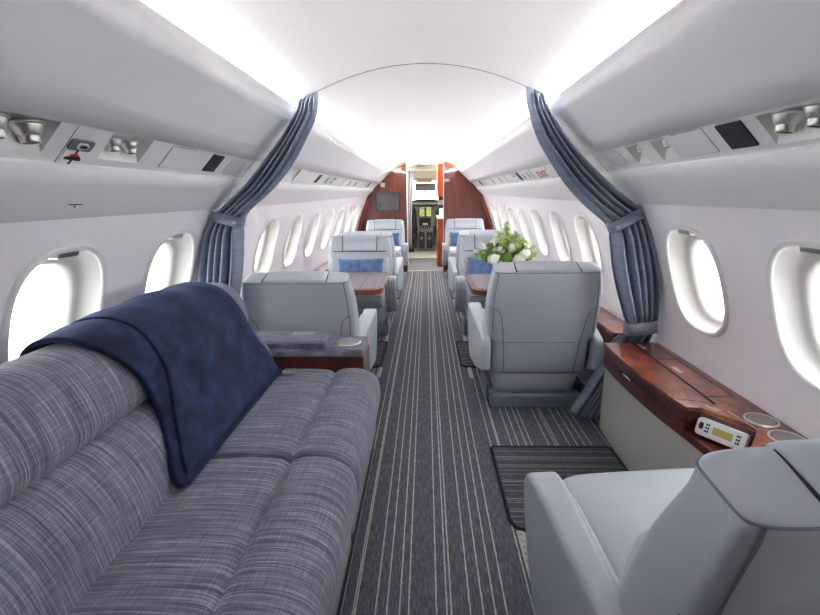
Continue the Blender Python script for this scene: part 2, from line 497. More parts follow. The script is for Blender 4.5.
# ------------------------------------------------------------------ seats
def superring(w, yr, yf, zr, zf, n=64, e=7.0, xc=0):
    out = []; yc = (yr+yf)/2; hy = abs(yf-yr)/2
    for k in range(n):
        a = 2*PI*k/n; ca, sa = math.cos(a), math.sin(a)
        x = w*math.copysign(abs(ca)**(2/e), ca); y = yc + hy*math.copysign(abs(sa)**(2/e), sa)
        f = (y - yr)/(yf - yr)
        out.append((xc + x, y, lerp(zr, zf, f)))
    return out
BK = [  # z, half width, y rear, y front
    (.225,.262,-.235,-.13), (.245,.270,-.245,-.11), (.33,.272,-.262,-.10), (.425,.272,-.278,-.09), (.438,.278,-.281,-.09),
    (.450,.300,-.284,-.09), (.52,.308,-.298,-.10), (.62,.309,-.316,-.128), (.72,.304,-.334,-.168), (.79,.296,-.346,-.20), (.825,.290,-.351,-.215)]
BZ = [b[0] for b in BK]
def bk(i, z): return interp([(b[0], b[i]) for b in BK], z)
def rear_y(x, z, e=7.0, off=.0):
    w, yr, yf = bk(1,z), bk(2,z), bk(3,z)
    hy = abs(yf-yr)/2; yc = (yr+yf)/2
    q = max(0, 1-min(1, abs(x)/w)**e)**(1/e)
    return yc - hy*q - off
def front_y(x, z, e=7.0):
    w, yr, yf = bk(1,z), bk(2,z), bk(3,z)
    hy = abs(yf-yr)/2; yc = (yr+yf)/2
    return yc + hy*max(0, 1-min(1, abs(x)/w)**e)**(1/e)
def lerp_pt(a, b, t): return (lerp(a[0], b[0], t), lerp(a[1], b[1], t))
def make_seat():
    t = thing('aircraft_chair', 'chair', 'seat')
    # pedestal
    p = MB(); p.prism([(-.225,0),(.20,0),(.20,.05),(.17,.085),(-.215,.085),(-.225,.075)], 'x', -.265, .265)
    p.box(-.285,-.265,-.12,.16,.0,.11)
    p.box(.265,.285,-.12,.16,.0,.11)
    ped = p.build('pedestal', M_pedestal, t, bevel=.008)
    s = MB(); s.loft([superring(.24,-.20,.18,.08,.08,e=6), superring(.245,-.215,.20,.13,.13,e=6), superring(.262,-.228,.235,.20,.20,e=6), superring(.265,-.215,.245,.31,.31,e=6)])
    s.build('seat_skirt', M_leather, t)
    # cushion
    c = MB(); c.loft([superring(.262,-.16,.262,.285,.275,e=7), superring(.270,-.165,.30,.31,.30,e=7), superring(.274,-.165,.338,.37,.36,e=7), superring(.272,-.165,.338,.425,.41,e=7), superring(.264,-.165,.322,.468,.458,e=6), superring(.24,-.16,.285,.488,.480,e=6), superring(.12,-.10,.14,.490,.482,e=4)])
    cu = c.build('seat_cushion', M_leather, t)
    z = MB(); z.tube([(x, .337 - .0*x, .405) for x in (-.255,-.1,.1,.255)], .0035, 6); z.build('front_seam', M_seam, cu)
    # backrest
    rings = [superring(w, yr, yf, zz, zz) for zz, w, yr, yf in BK]
    rings.append(superring(.284, -.352, -.222, .840, .868, e=7))
    rings.append(superring(.280, -.350, -.224, .8455, .876, e=7))
    rings.append(superring(.262, -.338, -.236, .850, .884, e=7))
    rings.append(superring(.12, -.30, -.27, .866, .878, e=4))
    b = MB(); b.loft(rings); back = b.build('backrest', M_leather, t)
    # piping on the shell
    for sx in (-1, 1):
        sm = MB()
        pts = [(.307,.640),(.285,.642),(.262,.632),(.245,.612),(.235,.585),(.226,.53),(.218,.46),(.212,.40),(.205,.30),(.200,.235)]
        pts = sampled(pts, 26)
        sm.tube([(sx*x, rear_y(x, zz, off=.0005), zz) for x, zz in pts], .0028, 6)
        sm.build('shell_piping', M_seam, back)
    hs = MB(); hs.tube([(x, rear_y(x, .43, off=0), .43) for x in [-.262 + .524*k/16 for k in range(17)]], .0018, 5); hs.build('shell_cross_seam', M_seam, back)
    def on_ring(w, yr, yf, zr, zf, ang, e, g=.0006):
        ca, sa = math.cos(ang), math.sin(ang); yc = (yr+yf)/2; hy = abs(yf-yr)/2
        x = (w+g)*math.copysign(abs(ca)**(2/e), ca); y = yc + (hy+g)*math.copysign(abs(sa)**(2/e), sa)
        return (x, y, lerp(zr, zf, (y-yr)/(yf-yr)))
    cr = MB(); cr.tube([on_ring(.284, -.352, -.222, .840, .868, math.radians(128 + 284*k/60), 7) for k in range(61)], .0024, 6)
    cr.build('top_piping', M_seam, back)
    for sx in (-1, 1):
        cr = MB(); pp = []
        for k in range(15):
            zz = lerp(.838, .50, k/14)
            pp.append(on_ring(bk(1,min(zz,.825)), bk(2,min(zz,.825)), bk(3,min(zz,.825)), zz, zz, math.radians(225 if sx < 0 else 315), 7))
        cr.tube(pp, .0024, 6); cr.build('edge_piping', M_seam, back)
    # headrest pad over the top, with the gaps beside and below it
    line = sampled([(-.3495,.847),(-.325,.8555),(-.285,.868),(-.245,.879),(-.228,.876),(-.218,.855),(front_y(.17,.82),.82),(front_y(.17,.79),.79),(front_y(.17,.755),.755),(front_y(.17,.735),.735)], 26)
    def offs(d):
        out = []
        for i, (y, zz) in enumerate(line):
            a, c = line[max(0,i-1)], line[min(len(line)-1,i+1)]
            t_ = Vector((c[0]-a[0], c[1]-a[1])).normalized(); out.append((y - t_.y*d*1, zz + t_.x*d))
        return out
    hb = MB(); rr = []
    for x, d in ((-.168,.001),(-.166,.005),(-.160,.0075),(-.145,.009),(-.08,.010),(0,.0105),(.08,.010),(.145,.009),(.160,.0075),(.166,.005),(.168,.001)):
        o1 = offs(d); n_ = len(o1)
        # fade out at both ends of the strip
        o1 = [lerp_pt(line[i], o1[i], min(1, (min(i, n_-1-i)+.25)/1.6)) for i in range(n_)]
        xx = [x*(1 - .05*(i/(n_-1))) for i in range(n_)]
        rr.append([(xx[i], o1[i][0], o1[i][1]) for i in range(n_)] + [(xx[i], lerp(line[i][0], -.28, .12), line[i][1]-.006) for i in reversed(range(n_))])
    hb.loft(rr); hr = hb.build('headrest', M_leather, t)
    for sx in (-1, 1):
        g = MB(); o1 = offs(.001); g.tube([(sx*.1715*(1-.05*i/(len(o1)-1)), y, zz) for i, (y, zz) in enumerate(o1)], .0034, 6); g.build('headrest_gap', M_dark, hr)
    g = MB(); g.tube([(x, front_y(x, .733)+.001, .733) for x in [-.262 + .524*k/20 for k in range(21)]], .004, 6); g.build('headrest_gap', M_dark, hr)
    # shoulder bolsters on the front of the back
    for sx in (-1, 1):
        bo = MB(); rr = []
        for zz, x0, x1, d in ((.44,.215,.285,.012),(.50,.205,.292,.03),(.58,.205,.295,.034),(.64,.222,.294,.026),(.675,.25,.288,.008)):
            yb = front_y((x0+x1)/2, zz)
            rr.append([(sx*((x0+x1)/2 + (x1-x0)/2*math.cos(2*PI*k/14)), yb - .03 + (d+.03)*max(-.3, math.sin(2*PI*k/14)), zz) for k in range(14)])
        bo.loft(rr); bo.build('side_bolster', M_leather, t)
    # arms
    for sx in (-1, 1):
        a = MB(); rr = []
        prof = [(-.315,.275),(-.32,.43),(-.30,.458),(-.20,.484),(.02,.527),(.17,.556),(.215,.550),(.238,.52),(.225,.44),(.185,.33),(.135,.235),(.09,.205),(-.10,.21),(-.25,.25)]
        r0 = [(sx*.288, y, zz) for y, zz in prof]
        r1 = [(sx*(.338 + .034*sst(-.35, .2, y)), y, zz) for y, zz in prof]
        a.loft([r0, r1], smooth=False)
        ar = a.build('armrest', M_leather, t, bevel=.016, seg=4)
        pl = MB(); pl.add([(sx*(.3305-.020), .2345,.452),(sx*(.3305+.018), .2345,.452),(sx*(.3305+.018), .2425,.517),(sx*(.3305-.020), .2425,.517)], [(0,1,2,3)], False)
        pw_ = pl.build('recline_plate', M_white, ar, solid=.004)
        lv = MB()
        for (x0, x1, z0, z1) in ((-.009,.009,.464,.470),(-.009,.009,.500,.506),(-.003,.003,.470,.500)):
            lv.box(sx*.3305+x0, sx*.3305+x1, .240, .247, z0, z1)
        lv.build('recline_lever', M_black if False else M_grey, ar)
        # upholstered inner lining of the arm
        il = MB(); il.prism([(-.12,.30),(-.12,.49),(.13,.528),(.20,.515),(.215,.43),(.17,.30)], 'x', sx*.272 if sx > 0 else -.292, sx*.292 if sx > 0 else -.272)
        il.build('arm_lining', M_leather, t, bevel=.008)
    return t
def place_seat(src, x, y, rz, label, group, first=False):
    o = src if first else copy_tree(src)
    o.location = (x, y, 0); o.rotation_euler = (0,0,rz); o['label'] = label; o['group'] = group; o['category'] = 'seat'
    return o
seat = make_seat()
G_F, G_A = 'leather seats facing the cockpit', 'leather seats facing the camera'
place_seat(seat, .650, 2.73, 0, 'grey leather seat seen from behind, in front of the white flower arrangement', G_F, True)
place_seat(seat, .648, .865, math.radians(6), 'nearest grey leather seat, beside the cup holders, shown only by arm and top of back', G_F)
SEATL = place_seat(seat, -.700, 2.66, 0, 'grey leather seat seen from behind, just past the sofa end and its armrest console', G_F)
place_seat(seat, -.640, 4.13, PI, 'grey leather seat with a wide blue pillow, behind the table beyond the sofa', G_A)
place_seat(seat, .625, 4.10, PI, 'grey leather seat with a blue pillow, behind the table with the flowers', G_A)
place_seat(seat, -.640, 5.02, 0, 'leather seat back to back with the pillowed seat beyond the sofa, mostly hidden behind it', G_F)
place_seat(seat, .625, 5.02, 0, 'leather seat back to back with the seat behind the flowers, only its arm showing', G_F)
place_seat(seat, -.645, 6.93, PI, 'farthest pale leather seat under the wall monitor', G_A)
place_seat(seat, .605, 6.93, PI, 'farthest pale leather seat against the wooden bulkhead half without a monitor', G_A)

SEATL.scale = (1, 1, .96)
# floor tracks the seats slide on
def track(x, y0, y1):
    global tn
    tn += 1
    r = MB(); r.box(x-.014, x+.014, y0, y1, .0005, .006)
    k = int((y1-y0)/.03)
    for i in range(k):
        y = y0 + (i+.5)*(y1-y0)/k
        r.lathe([(.009, 0), (.009, .004), (.004, .004)], 8, Matrix.Translation((x, y, .006)))
    struct(r.build('trim_%d' % tn, M_rail))
track(.352, 1.02, 1.47); track(.315, 2.95, 3.14); track(-.345, 2.95, 3.14); track(-.36, 3.74, 3.93); track(.345, 3.74, 3.93)

# floor mats
def mat(x0, x1, y0, y1, label, r):
    t = thing('floor_mat', label, 'mat', ((x0+x1)/2, (y0+y1)/2, 0), 0, 'striped mats in front of the seats')
    cx, cy = (x0+x1)/2, (y0+y1)/2
    o = rrect(x0-cx, x1-cx, y0-cy, y1-cy, r)
    b = MB(); b.prism(o, 'z', .001, .009); b.build('mat_carpet', M_mat, t)
    e = MB(); e.tube([(x, y, .006) for x, y in o] + [(*o[0], .006), (*o[1], .006)], .008, 6); e.build('mat_binding', M_binding, t)
mat(.325, .915, 1.47, 2.055, 'large striped mat on the carpet in front of the nearest seat arm', [.015,.015,.06,.015])
mat(.258, .90, 3.15, 3.735, 'striped mat under the table with the flowers', [.015,.015,.06,.06])
mat(-.93, -.345, 3.15, 3.735, 'striped mat under the table beyond the sofa', [.015,.015,.06,.06])
mat(-.93, -.335, 5.42, 5.95, 'small far mat below the monitor-side seats', [.015,.015,.05,.05])
mat(.315, .90, 5.42, 5.95, 'small far mat on the flower side of the aisle, near the cockpit', [.015,.015,.05,.05])

# ------------------------------------------------------------------ sofa
sofa = thing('sofa', 'long two-cushion sofa in blue grey slubbed fabric along the windows', 'sofa', (-.74, .8, 0))
SL = sofa.location
def cushion(prof, ya, yb, rnd, name, centre, n=5, mat_=None, parent=sofa, sub=True):
    """a closed X-Z outline pulled along Y with puffed ends"""
    rings = []
    ys = []
    for k in range(n+1):
        a = PI/2*k/n; ys.append((ya + rnd*(1-math.sin(a)), 1 - (1-math.cos(PI/2-a))*0 - (rnd*1.0)*(1-math.cos(PI/2 - a))))
    ys = ys
    seq = [(ya + rnd*(1-math.cos(PI/2*k/n)), rnd*(1-math.sin(PI/2*k/n))) for k in range(n+1)]
    mid = [(lerp(ya+rnd, yb-rnd, k/6), 0) for k in range(1, 6)]
    end = [(yb - (y - ya), d) for y, d in reversed(seq)]
    for y, d in seq + mid + end:
        ring = []
        m = len(prof)
        for i, (x, z) in enumerate(prof):
            a = Vector(prof[i-1]); b_ = Vector(prof[(i+1) % m]); tdir = (b_-a).normalized(); nrm = Vector((-tdir.y, tdir.x))
            q = Vector((x, z)); c = Vector(centre)
            if nrm.dot(q-c) > 0: nrm = -nrm
            q = q + nrm*d
            ring.append((q.x - SL.x, y - SL.y, q.y))
        rings.append(ring)
    b = MB(); b.loft(rings)
    return b.build(name, mat_ or M_sofa, parent)
SEAT = [(-.80,.12),(-.26,.12),(-.255,.16),(-.238,.24),(-.226,.31),(-.229,.365),(-.246,.405),(-.283,.432),(-.33,.445),(-.40,.444),(-.428,.434),(-.443,.420),(-.458,.433),(-.49,.440),(-.58,.443),(-.68,.438),(-.74,.43),(-.80,.42)]
BACKU = [(-1.10,.62),(-1.105,.75),(-1.09,.825),(-1.055,.857),(-1.00,.868),(-.945,.862),(-.90,.838),(-.866,.79),(-.845,.735),(-.842,.685),(-.868,.645),(-.95,.628),(-1.03,.625)]
BACKL = [(-1.05,.60),(-.95,.655),(-.88,.655),(-.832,.640),(-.792,.600),(-.760,.545),(-.742,.485),(-.733,.43),(-.735,.36),(-.80,.33),(-1.05,.33)]
def close(p, n): return sampled(p + [p[0]], n)[:-1]
SP = 1.285
YA = -.55
for a, b_ in ((SP, 2.045), (YA, SP-.002)):
    cushion(close(SEAT, 90), a, b_, .03, 'seat_cushion', (-.52, .28))
    cushion(close(BACKU, 60), a, b_, .022, 'back_cushion_upper', (-.97, .74))
    cushion(close(BACKL, 60), a, b_, .022, 'back_cushion_lower', (-.9, .48))
k = MB(); k.box(-1.06-SL.x, -.27-SL.x, YA-SL.y, 2.03-SL.y, .0, .13); k.box(-1.12-SL.x, -1.0-SL.x, YA-SL.y, 2.03-SL.y, .13, .60)
k.build('sofa_base', M_dark, sofa)
# seat belt tucked between seat and back
sb = MB(); pts = sampled([(-.80,1.99,.43),(-.735,1.985,.456),(-.69,1.965,.452),(-.63,1.96,.449)], 10)
sb.loft([[(x-SL.x, y-SL.y-.018, z+.001),(x-SL.x, y-SL.y+.018, z+.001),(x-SL.x, y-SL.y+.018, z+.004),(x-SL.x, y-SL.y-.018, z+.004)] for x,y,z in pts])
belt = sb.build('seat_belt', M_dark, sofa)
bu = MB(); bu.box(-.675-SL.x,-.615-SL.x,1.935-SL.y,1.985-SL.y,.446,.462); bu.build('belt_buckle', M_chrome, belt, bevel=.004)

# armrest console closing the far end of the sofa
ac = thing('armrest_console', 'fabric covered armrest console with cup holder at the far end of the sofa', 'console', (-.56, 2.12, 0))
o_ = ac.location
def bx(x0, x1, y0, y1, z0, z1): 
    b = MB(); b.box(x0-o_.x, x1-o_.x, y0-o_.y, y1-o_.y, z0, z1); return b
bx(-.99,-.312,2.055,2.27,0,.495).build('console_body', M_fascia, ac, bevel=.006)
bx(-.99,-.309,2.05,2.272,.488,.530).build('fabric_rim', M_sofa, ac, bevel=.012)
bx(-.90,-.492,2.056,2.262,.522,.566).build('armrest_pad', M_sofa, ac, bevel=.014, seg=4)
bx(-.69,-.58,2.165,2.225,.565,.5685).build('latch_plate', M_rail, ac, bevel=.002)
ch = MB(); ch.lathe([(.052,.533),(.056,.536),(.060,.534),(.062,.530)], 28, Matrix.Translation((-.395-o_.x, 2.16-o_.y, 0)))
ch.lathe([(.053,.534),(.050,.5325),(.030,.5315),(.001,.531)], 28, Matrix.Translation((-.395-o_.x, 2.16-o_.y, 0)))
ch.build('cup_holder', M_chrome, ac)
bx(-.314,-.306,2.052,2.27,.03,.49).build('wood_edge', M_burl, ac, bevel=.003)

# blanket draped over the sofa back
BP = [(-1.115,.70),(-1.118,.79),(-1.10,.838),(-1.06,.869),(-1.00,.881),(-.94,.874),(-.888,.848),(-.853,.80),(-.830,.745),(-.818,.69),(-.800,.64),(-.778,.595),(-.748,.54),(-.730,.495),(-.712,.465),(-.690,.457)]
bt = thing('throw_blanket', 'navy plush throw blanket draped over the sofa back', 'blanket', (-.9, 1.5, .45))
def blanket_layer(ya, yb, lift, name, swing, seed=0):
    b = MB(); o = bt.location
    P = sampled(BP, 70)
    def fn(u, v):
        i = u*70; k_ = min(69, int(i)); f = i-k_
        x = lerp(P[k_][0], P[k_+1][0], f); z = lerp(P[k_][1], P[k_+1][1], f)
        a = P[max(0,k_-1)]; c = P[min(70,k_+2)]
        t = Vector((c[0]-a[0], c[1]-a[1])).normalized(); nrm = Vector((-t.y, t.x))
        if nrm.dot(Vector((x+.95, z-.6))) < 0: nrm = -nrm
        y = lerp(ya, yb, v)
        # the free edges wander a little and the near edge swings in at the bottom
        y += (1-v)*(.006*math.sin(3.2*u+.4) + (.08*sst(.38,.66,u)-.10*sst(.70,1,u) if swing < .1 else -swing*sst(.62,1,u))) + v*(.010*math.sin(4*u) + .115*sst(.3,1,u))
        w = .006*math.sin(9*v+3*u+seed) + .004*math.sin(17*v-5*u) 
        edge = min(v, 1-v, (1-u)*1.3)
        fat = lift + (.005 + .5*w)*sst(0, .12, edge)
        z_ = z + nrm.y*fat; x_ = x + nrm.x*fat
        if u > .88: x_ += (u-.88)*.25*(.5-v)*0
        return (x_-o.x, y-o.y, z_-o.z)
    b.grid(fn, 70, 40)
    ob = b.build(name, M_blanket, bt, solid=.016)
    mb = ob.modifiers.new('bev', 'BEVEL'); mb.width = .007; mb.segments = 3; mb.limit_method = 'ANGLE'; mb.angle_limit = math.radians(50)
    return ob
blanket_layer(1.115, 1.835, .003, 'under_fold', .09)
blanket_layer(1.275, 1.845, .017, 'top_fold', .145, seed=2)

# ------------------------------------------------------------------ side ledges
def ledge_poly(pts): return pts
sl = thing('side_ledge', 'glossy wooden window ledge with cup holders and a control panel beside the nearest seat', 'ledge', (1.0, 1.7, 0))
o_ = sl.location
def wx(z, y): return XC + wall_half(y, z) - .004
AE = [(.925,2.270),(.915,2.10),(.914,1.92),(.922,1.70),(.940,1.535)]     # aisle edge, far to near
NE = [(.992,1.532),(1.088,1.382),(1.045,1.33),(.99,1.27),(.985,1.24),(1.07,1.19),(1.075,.95),(1.08,.60),(1.08,-.55)]
aisle = sampled(AE, 14) + NE
inner = [(wx(.49,-.55),-.55),(wx(.49,2.27),2.27)]
top = MB(); top.prism([(x-o_.x, y-o_.y) for x, y in aisle] + [(x-o_.x, y-o_.y) for x, y in inner], 'z', .472, .49)
tp = top.build('ledge_top', M_burl, sl, bevel=.004, seg=2)
fa = MB()
fe = [(x+.006, y) for x, y in sampled(AE, 14)]
def fasc(edge, z0, z1, th=.02):
    fa.loft([[(x-o_.x, y-o_.y, z0) for x, y in edge], [(x-o_.x, y-o_.y, z1) for x, y in edge], [(x+th-o_.x, y-o_.y, z1) for x, y in edge], [(x+th-o_.x, y-o_.y, z0) for x, y in edge], [(x-o_.x, y-o_.y, z0) for x, y in edge]], cap=False, closed=False, smooth=False)
fasc(fe, .365, .473); fasc([(.947,1.535),(.957,1.42),(.975,1.30),(.992,1.26)], .365, .395)
fasc([(.992,1.26),(1.074,1.19),(1.08,.95),(1.085,.60),(1.085,-.5)], .365, .473)
fa.box(.931-o_.x, 1.15-o_.x, 2.255-o_.y, 2.268-o_.y, .365, .473)
fasc([(.945,1.536),(.992,1.534)], .37, .473, .004); fasc([(.994,1.532),(1.090,1.382)], .37, .473, .01); fasc([(1.088,1.380),(1.047,1.33),(.992,1.27)], .37, .473, .01)
fa.add([(x-o_.x, y-o_.y, .392) for x, y in ((.947,1.534),(.994,1.532),(1.09,1.382),(1.047,1.33),(.975,1.26),(.957,1.42))], [(0,1,2,3,4,5)], False)
fa.build('wood_fascia', M_fascia, sl)
gp = MB(); ge = [(x+.016, y) for x, y in sampled(AE, 14)] + [(.975,1.4),(1.0,1.27),(1.06,1.2)]
gp.prism([(x-o_.x, y-o_.y) for x, y in ge] + [(1.082-o_.x,1.2-o_.y),(1.082-o_.x,2.262-o_.y)], 'z', .0, .367)
gp.build('lower_panel', M_ledgepanel, sl, bevel=.005)
# drawer seam line and lid seams
ln = MB()
ln.tube([(x-.0005-o_.x, y-o_.y, .432) for x, y in fe[1:]], .0025, 6)
ln.tube([(1.070-o_.x,2.262-o_.y,.4902),(1.057-o_.x,1.555-o_.y,.4902)], .0045, 6)
ln.build('lid_gap', M_dark, sl)
l2 = MB(); l2.tube([(1.165-o_.x,2.24-o_.y,.4902),(1.165-o_.x,1.62-o_.y,.4902),(1.062-o_.x,1.62-o_.y,.4902)], .0018, 6)
l2.tube([(1.062-o_.x,2.02-o_.y,.4902),(1.165-o_.x,2.02-o_.y,.4902)], .0012, 6)
l2.tube([(1.057-o_.x,1.56-o_.y,.4902),(.945-o_.x,1.60-o_.y,.4902)], .0012, 6); l2.build('lid_seam', M_dark, sl)
for (x, y) in ((1.094,1.885),(1.085,2.20)):
    h = MB(); h.box(x-.012-o_.x, x+.012-o_.x, y-.035-o_.y, y+.035-o_.y, .490, .494); h.build('lid_latch', M_rail, sl, bevel=.0015)
h = MB(); h.tube([(.919-o_.x,2.00-o_.y,.425),(.919-o_.x,1.93-o_.y,.425)], .005, 8); h.build('drawer_pull', M_chrome, sl)
for (x, y, r) in ((1.138,1.435,.046),(1.134,1.315,.046)):
    Mx = Matrix.Translation((x-o_.x, y-o_.y, .49))
    c = MB(); c.lathe([(r+.006,.0005),(r+.004,.004),(r-.001,.004),(r-.003,.0)], 32, Mx)
    cp = c.build('cup_holder', M_chrome, sl)
    c = MB(); c.lathe([(r-.002,.003),(r-.004,-.004),(r-.006,-.010)], 32, Mx); c.lathe([(r-.006,.0018),(r*.6,.0008),(.001,.0006)], 32, Mx); c.build('cup_liner', M_cupin, cp)
# tiny engraved markings
mk = MB()
for (x0, y0, x1, y1) in ((1.015,1.545,1.030,1.50),(1.035,1.53,1.042,1.50),(1.066,1.50,1.078,1.37)):
    mk.loft([[(x0-o_.x,y0-o_.y,.4904),(x0+.005-o_.x,y0-o_.y,.4904)],[(x1-o_.x,y1-o_.y,.4904),(x1+.005-o_.x,y1-o_.y,.4904)]], cap=False, closed=False)
mk.build('engraved_marking', M_rail, sl)
# control panel sitting in the notch
cpn = thing('control_panel', 'white remote style control panel with small yellow display set in the wooden ledge', 'control panel', (1.016, 1.442, .434))
# local frame: a along -Y (far to near), b up the sloping face
ca = Vector((.54, -.84, .0)).normalized(); cb = Vector((.25, .16, .95)).normalized(); cb = (cb - ca*cb.dot(ca)).normalized(); cn = cb.cross(ca).normalized()
if cn.x > 0: cn = -cn
def cpP(a, b_, n): return ca*a*.86 + cb*b_*.86 + cn*n
f = MB(); rr = rrect(-.092,.092,-.036,.036,.014)
f.loft([[cpP(a,b_,-.02) for a,b_ in rr],[cpP(a,b_,.006) for a,b_ in rr]], smooth=False)
f.build('faceplate', M_white, cpn, bevel=.003)
f = MB(); f.loft([[cpP(a,b_,.005) for a,b_ in rrect(-.028,.045,-.014,.016,.002)],[cpP(a,b_,.0068) for a,b_ in rrect(-.028,.045,-.014,.016,.002)]], smooth=False); f.build('display', M_lcd, cpn)
def button(a, b_, w, h_, r=.002):
    f = MB(); q = rrect(a-w,a+w,b_-h_,b_+h_,min(r, w*.99, h_*.99)); f.loft([[cpP(x,y,.005) for x,y in q],[cpP(x,y,.0085) for x,y in q]], smooth=False); f.build('button', M_black, cpn)
button(-.072,.004,.008,.014,.006)
for c_ in (-.052,-.044):
    for b_ in (-.012,.002,.016): button(c_, b_, .003, .004)
for c_ in (.060,.068):
    for b_ in (-.012,.002,.016): button(c_, b_, .003, .004)

# ledges along the club seats
def far_ledge(side, ya, yb, label):
    t = thing('side_ledge', label, 'ledge', (side*1.08, (ya+yb)/2, 0)); o = t.location
    n = 8; ys = [lerp(ya, yb, i/n) for i in range(n+1)]
    def xin(y): return 1.062 - .050*tap(y)
    def pl(off, z, off2=None, e=0):
        q = [(XC+side*(xin(y)+off)-o.x, min(max(y, ya+e), yb-e)-o.y) for y in ys]
        w = [(XC+side*((wall_half(y, z)-.008) if off2 is None else xin(y)+off2)-o.x, min(max(y, ya+e), yb-e)-o.y) for y in ys]
        return q + w[::-1]
    b = MB(); b.prism(pl(0, .49), 'z', .465, .49); b.build('ledge_top', M_burl, t, bevel=.005)
    b = MB(); b.prism(pl(.005, .4, .025, .004), 'z', .36, .466); b.build('wood_fascia', M_fascia, t)
    b = MB(); b.prism(pl(.010, .4, .022, .006), 'z', .0, .362); b.build('lower_panel', M_ledgepanel, t)
far_ledge(1, 2.44, 7.2, 'wooden window ledge running forward behind the curtain on the flower side')
far_ledge(-1, 2.42, 7.2, 'wooden window ledge beyond the sofa, running behind the pillowed seat')

# ------------------------------------------------------------------ fold-out tables
def table(side, y0, y1, xe, label):
    t = thing('club_table', label, 'table', (side*.66, (y0+y1)/2, 0), 0, 'fold-out tables between the facing seats'); o = t.location
    xa = XC + side*1.05
    def R_(e, r): 
        x0, x1 = sorted((xe + side*e, xa)); rr = [.002]*4
        if side > 0: rr = [.002, r, r, .002]
        else: rr = [r, .002, .002, r]
        return [(x-o.x, y-o.y) for x, y in rrect(x0, x1, y0+e, y1-e, rr, 8)]
    b = MB(); b.prism(R_(0,.10), 'z', .575, .612); b.build('table_edge', M_burl, t, bevel=.008, seg=3)
    b = MB(); b.prism(R_(.04,.07), 'z', .610, .6145); b.build('leather_inlay', M_inlay, t)
    b = MB(); xm = xe + side*.16
    b.box(xm-.0015-o.x, xm+.0015-o.x, y0+.05-o.y, y1-.05-o.y, .6142, .6152); b.build('hinge_line', M_dark, t)
    b = MB(); b.box(*sorted((xa-side*.05-o.x, xa-o.x)), (y0+y1)/2-.20-o.y, (y0+y1)/2+.20-o.y, .45, .58); b.build('wall_hinge', M_fascia, t)
    return t
M_inlay = plain('mauve_table_leather', rgb(124,108,110), .3, coat=.4)
table(-1, 3.06, 3.84, -.312, 'wood edged table with mauve top beyond the sofa, in front of the wide blue pillow')
table(1, 3.02, 3.70, .315, 'wood edged table holding the flower arrangement')
# ------------------------------------------------------------------ pillows
def pillow(x, y, z, w, h, tilt, rz, label):
    t = MB(); rows = []
    n = 18
    def face(sgn):
        def fn(u, v):
            a, b = 2*u-1, 2*v-1
            px = a*w/2*(1-.07*(1-abs(b))**1.0*0 - .05*b*b*0); pz = b*h/2
            px *= 1 - .06*(1-b*b)*abs(a); pz *= 1 - .08*(1-a*a)*abs(b)
            th = .055*(max(0,1-a**4))**.6*(max(0,1-b**4))**.6
            th += .004*math.sin(9*a+4*b)*(1-a*a)*(1-b*b)
            return (px, sgn*th, pz)
        return fn
    t.grid(face(1), n, n); t.grid(face(-1), n, n)
    o = t.build('pillow', M_pillow)
    o.location = (x, y, z); o.rotation_euler = (tilt, 0, rz)
    tag(o, label, 'pillow', 'blue pillows on the seats facing the camera')
    return o
pillow(-.605, 4.105, .597, .44, .20, -.30, 0, 'wide blue pillow on the seat beyond the sofa table')
pillow(.585, 4.075, .60, .42, .205, -.30, 0, 'blue pillow half hidden by the white flowers')
pillow(-.505, 6.91, .60, .20, .22, -.30, .06, 'square blue pillow on the farthest seat under the monitor')
pillow(.46, 6.91, .60, .20, .22, -.30, -.06, 'square blue pillow on the farthest seat without a monitor above')

# ------------------------------------------------------------------ flowers
fa_ = thing('flower_arrangement', 'arrangement of ivory roses and green leaves standing on the table', 'flowers', (.60, 3.33, .6156))
FO = fa_.location
v = MB(); v.lathe([(.001,0),(.045,0),(.05,.008),(.062,.06),(.066,.11),(.062,.112),(.056,.06),(.04,.012)], 24); v.build('vase', M_vase, fa_)
def fpos(zx, zy, dy=0):
    px, py = 470+zx/10.93, 215+zy/10.93
    return Vector((.377+(px-478)*.00726 - FO.x, dy, 1.026-(py-226)*.00724 + (px-505)*.0001 - FO.z))
def rose(p, r, seed):
    rnd = random.Random(seed); b = MB()
    b.lathe([(.001,-.55*r),(.45*r,-.45*r),(.72*r,-.1*r),(.68*r,.3*r),(.45*r,.56*r),(.2*r,.64*r),(.001,.60*r)], 14)
    for ring, (m, rad, tilt, ph) in enumerate(((4,.55,.15,0),(5,.78,.45,.5),(6,1.0,.85,.2))):
        for k in range(m):
            a0 = 2*PI*(k+ph)/m + rnd.uniform(-.15,.15)
            def fn(u, v, a0=a0, rad=rad, tilt=tilt, m=m):
                aa = a0 + (u-.5)*2*PI/m*1.55
                hh = v
                prof = math.sin(.35 + hh*1.25)
                rr = r*rad*(.35 + .65*prof)*(1 + .18*tilt*hh*hh)
                zz = r*(-.55 + hh*(1.15 - .45*tilt) ) - r*.16*tilt*max(0,hh-.7)*3 - r*.22*(2*u-1)**2*hh
                return (rr*math.cos(aa), rr*math.sin(aa), zz)
            b.grid(fn, 6, 5)
    o = b.build('rose', M_petal, fa_); o.location = p
    o.rotation_euler = (rnd.uniform(.5,1.1), rnd.uniform(-.4,.4), rnd.uniform(0,6))
for i, (zx, zy, r, dy) in enumerate(((258,465,.040,-.11),(505,480,.044,-.12),(580,432,.036,-.08),(450,355,.036,-.05),(255,292,.030,-.02),(140,332,.022,.0),(66,392,.015,-.02),(610,335,.020,.0),(368,207,.022,.05),(325,372,.026,-.06),(290,232,.016,.04),(285,380,.022,-.03))):
    rose(fpos(zx, zy, dy), r*1.18, i)
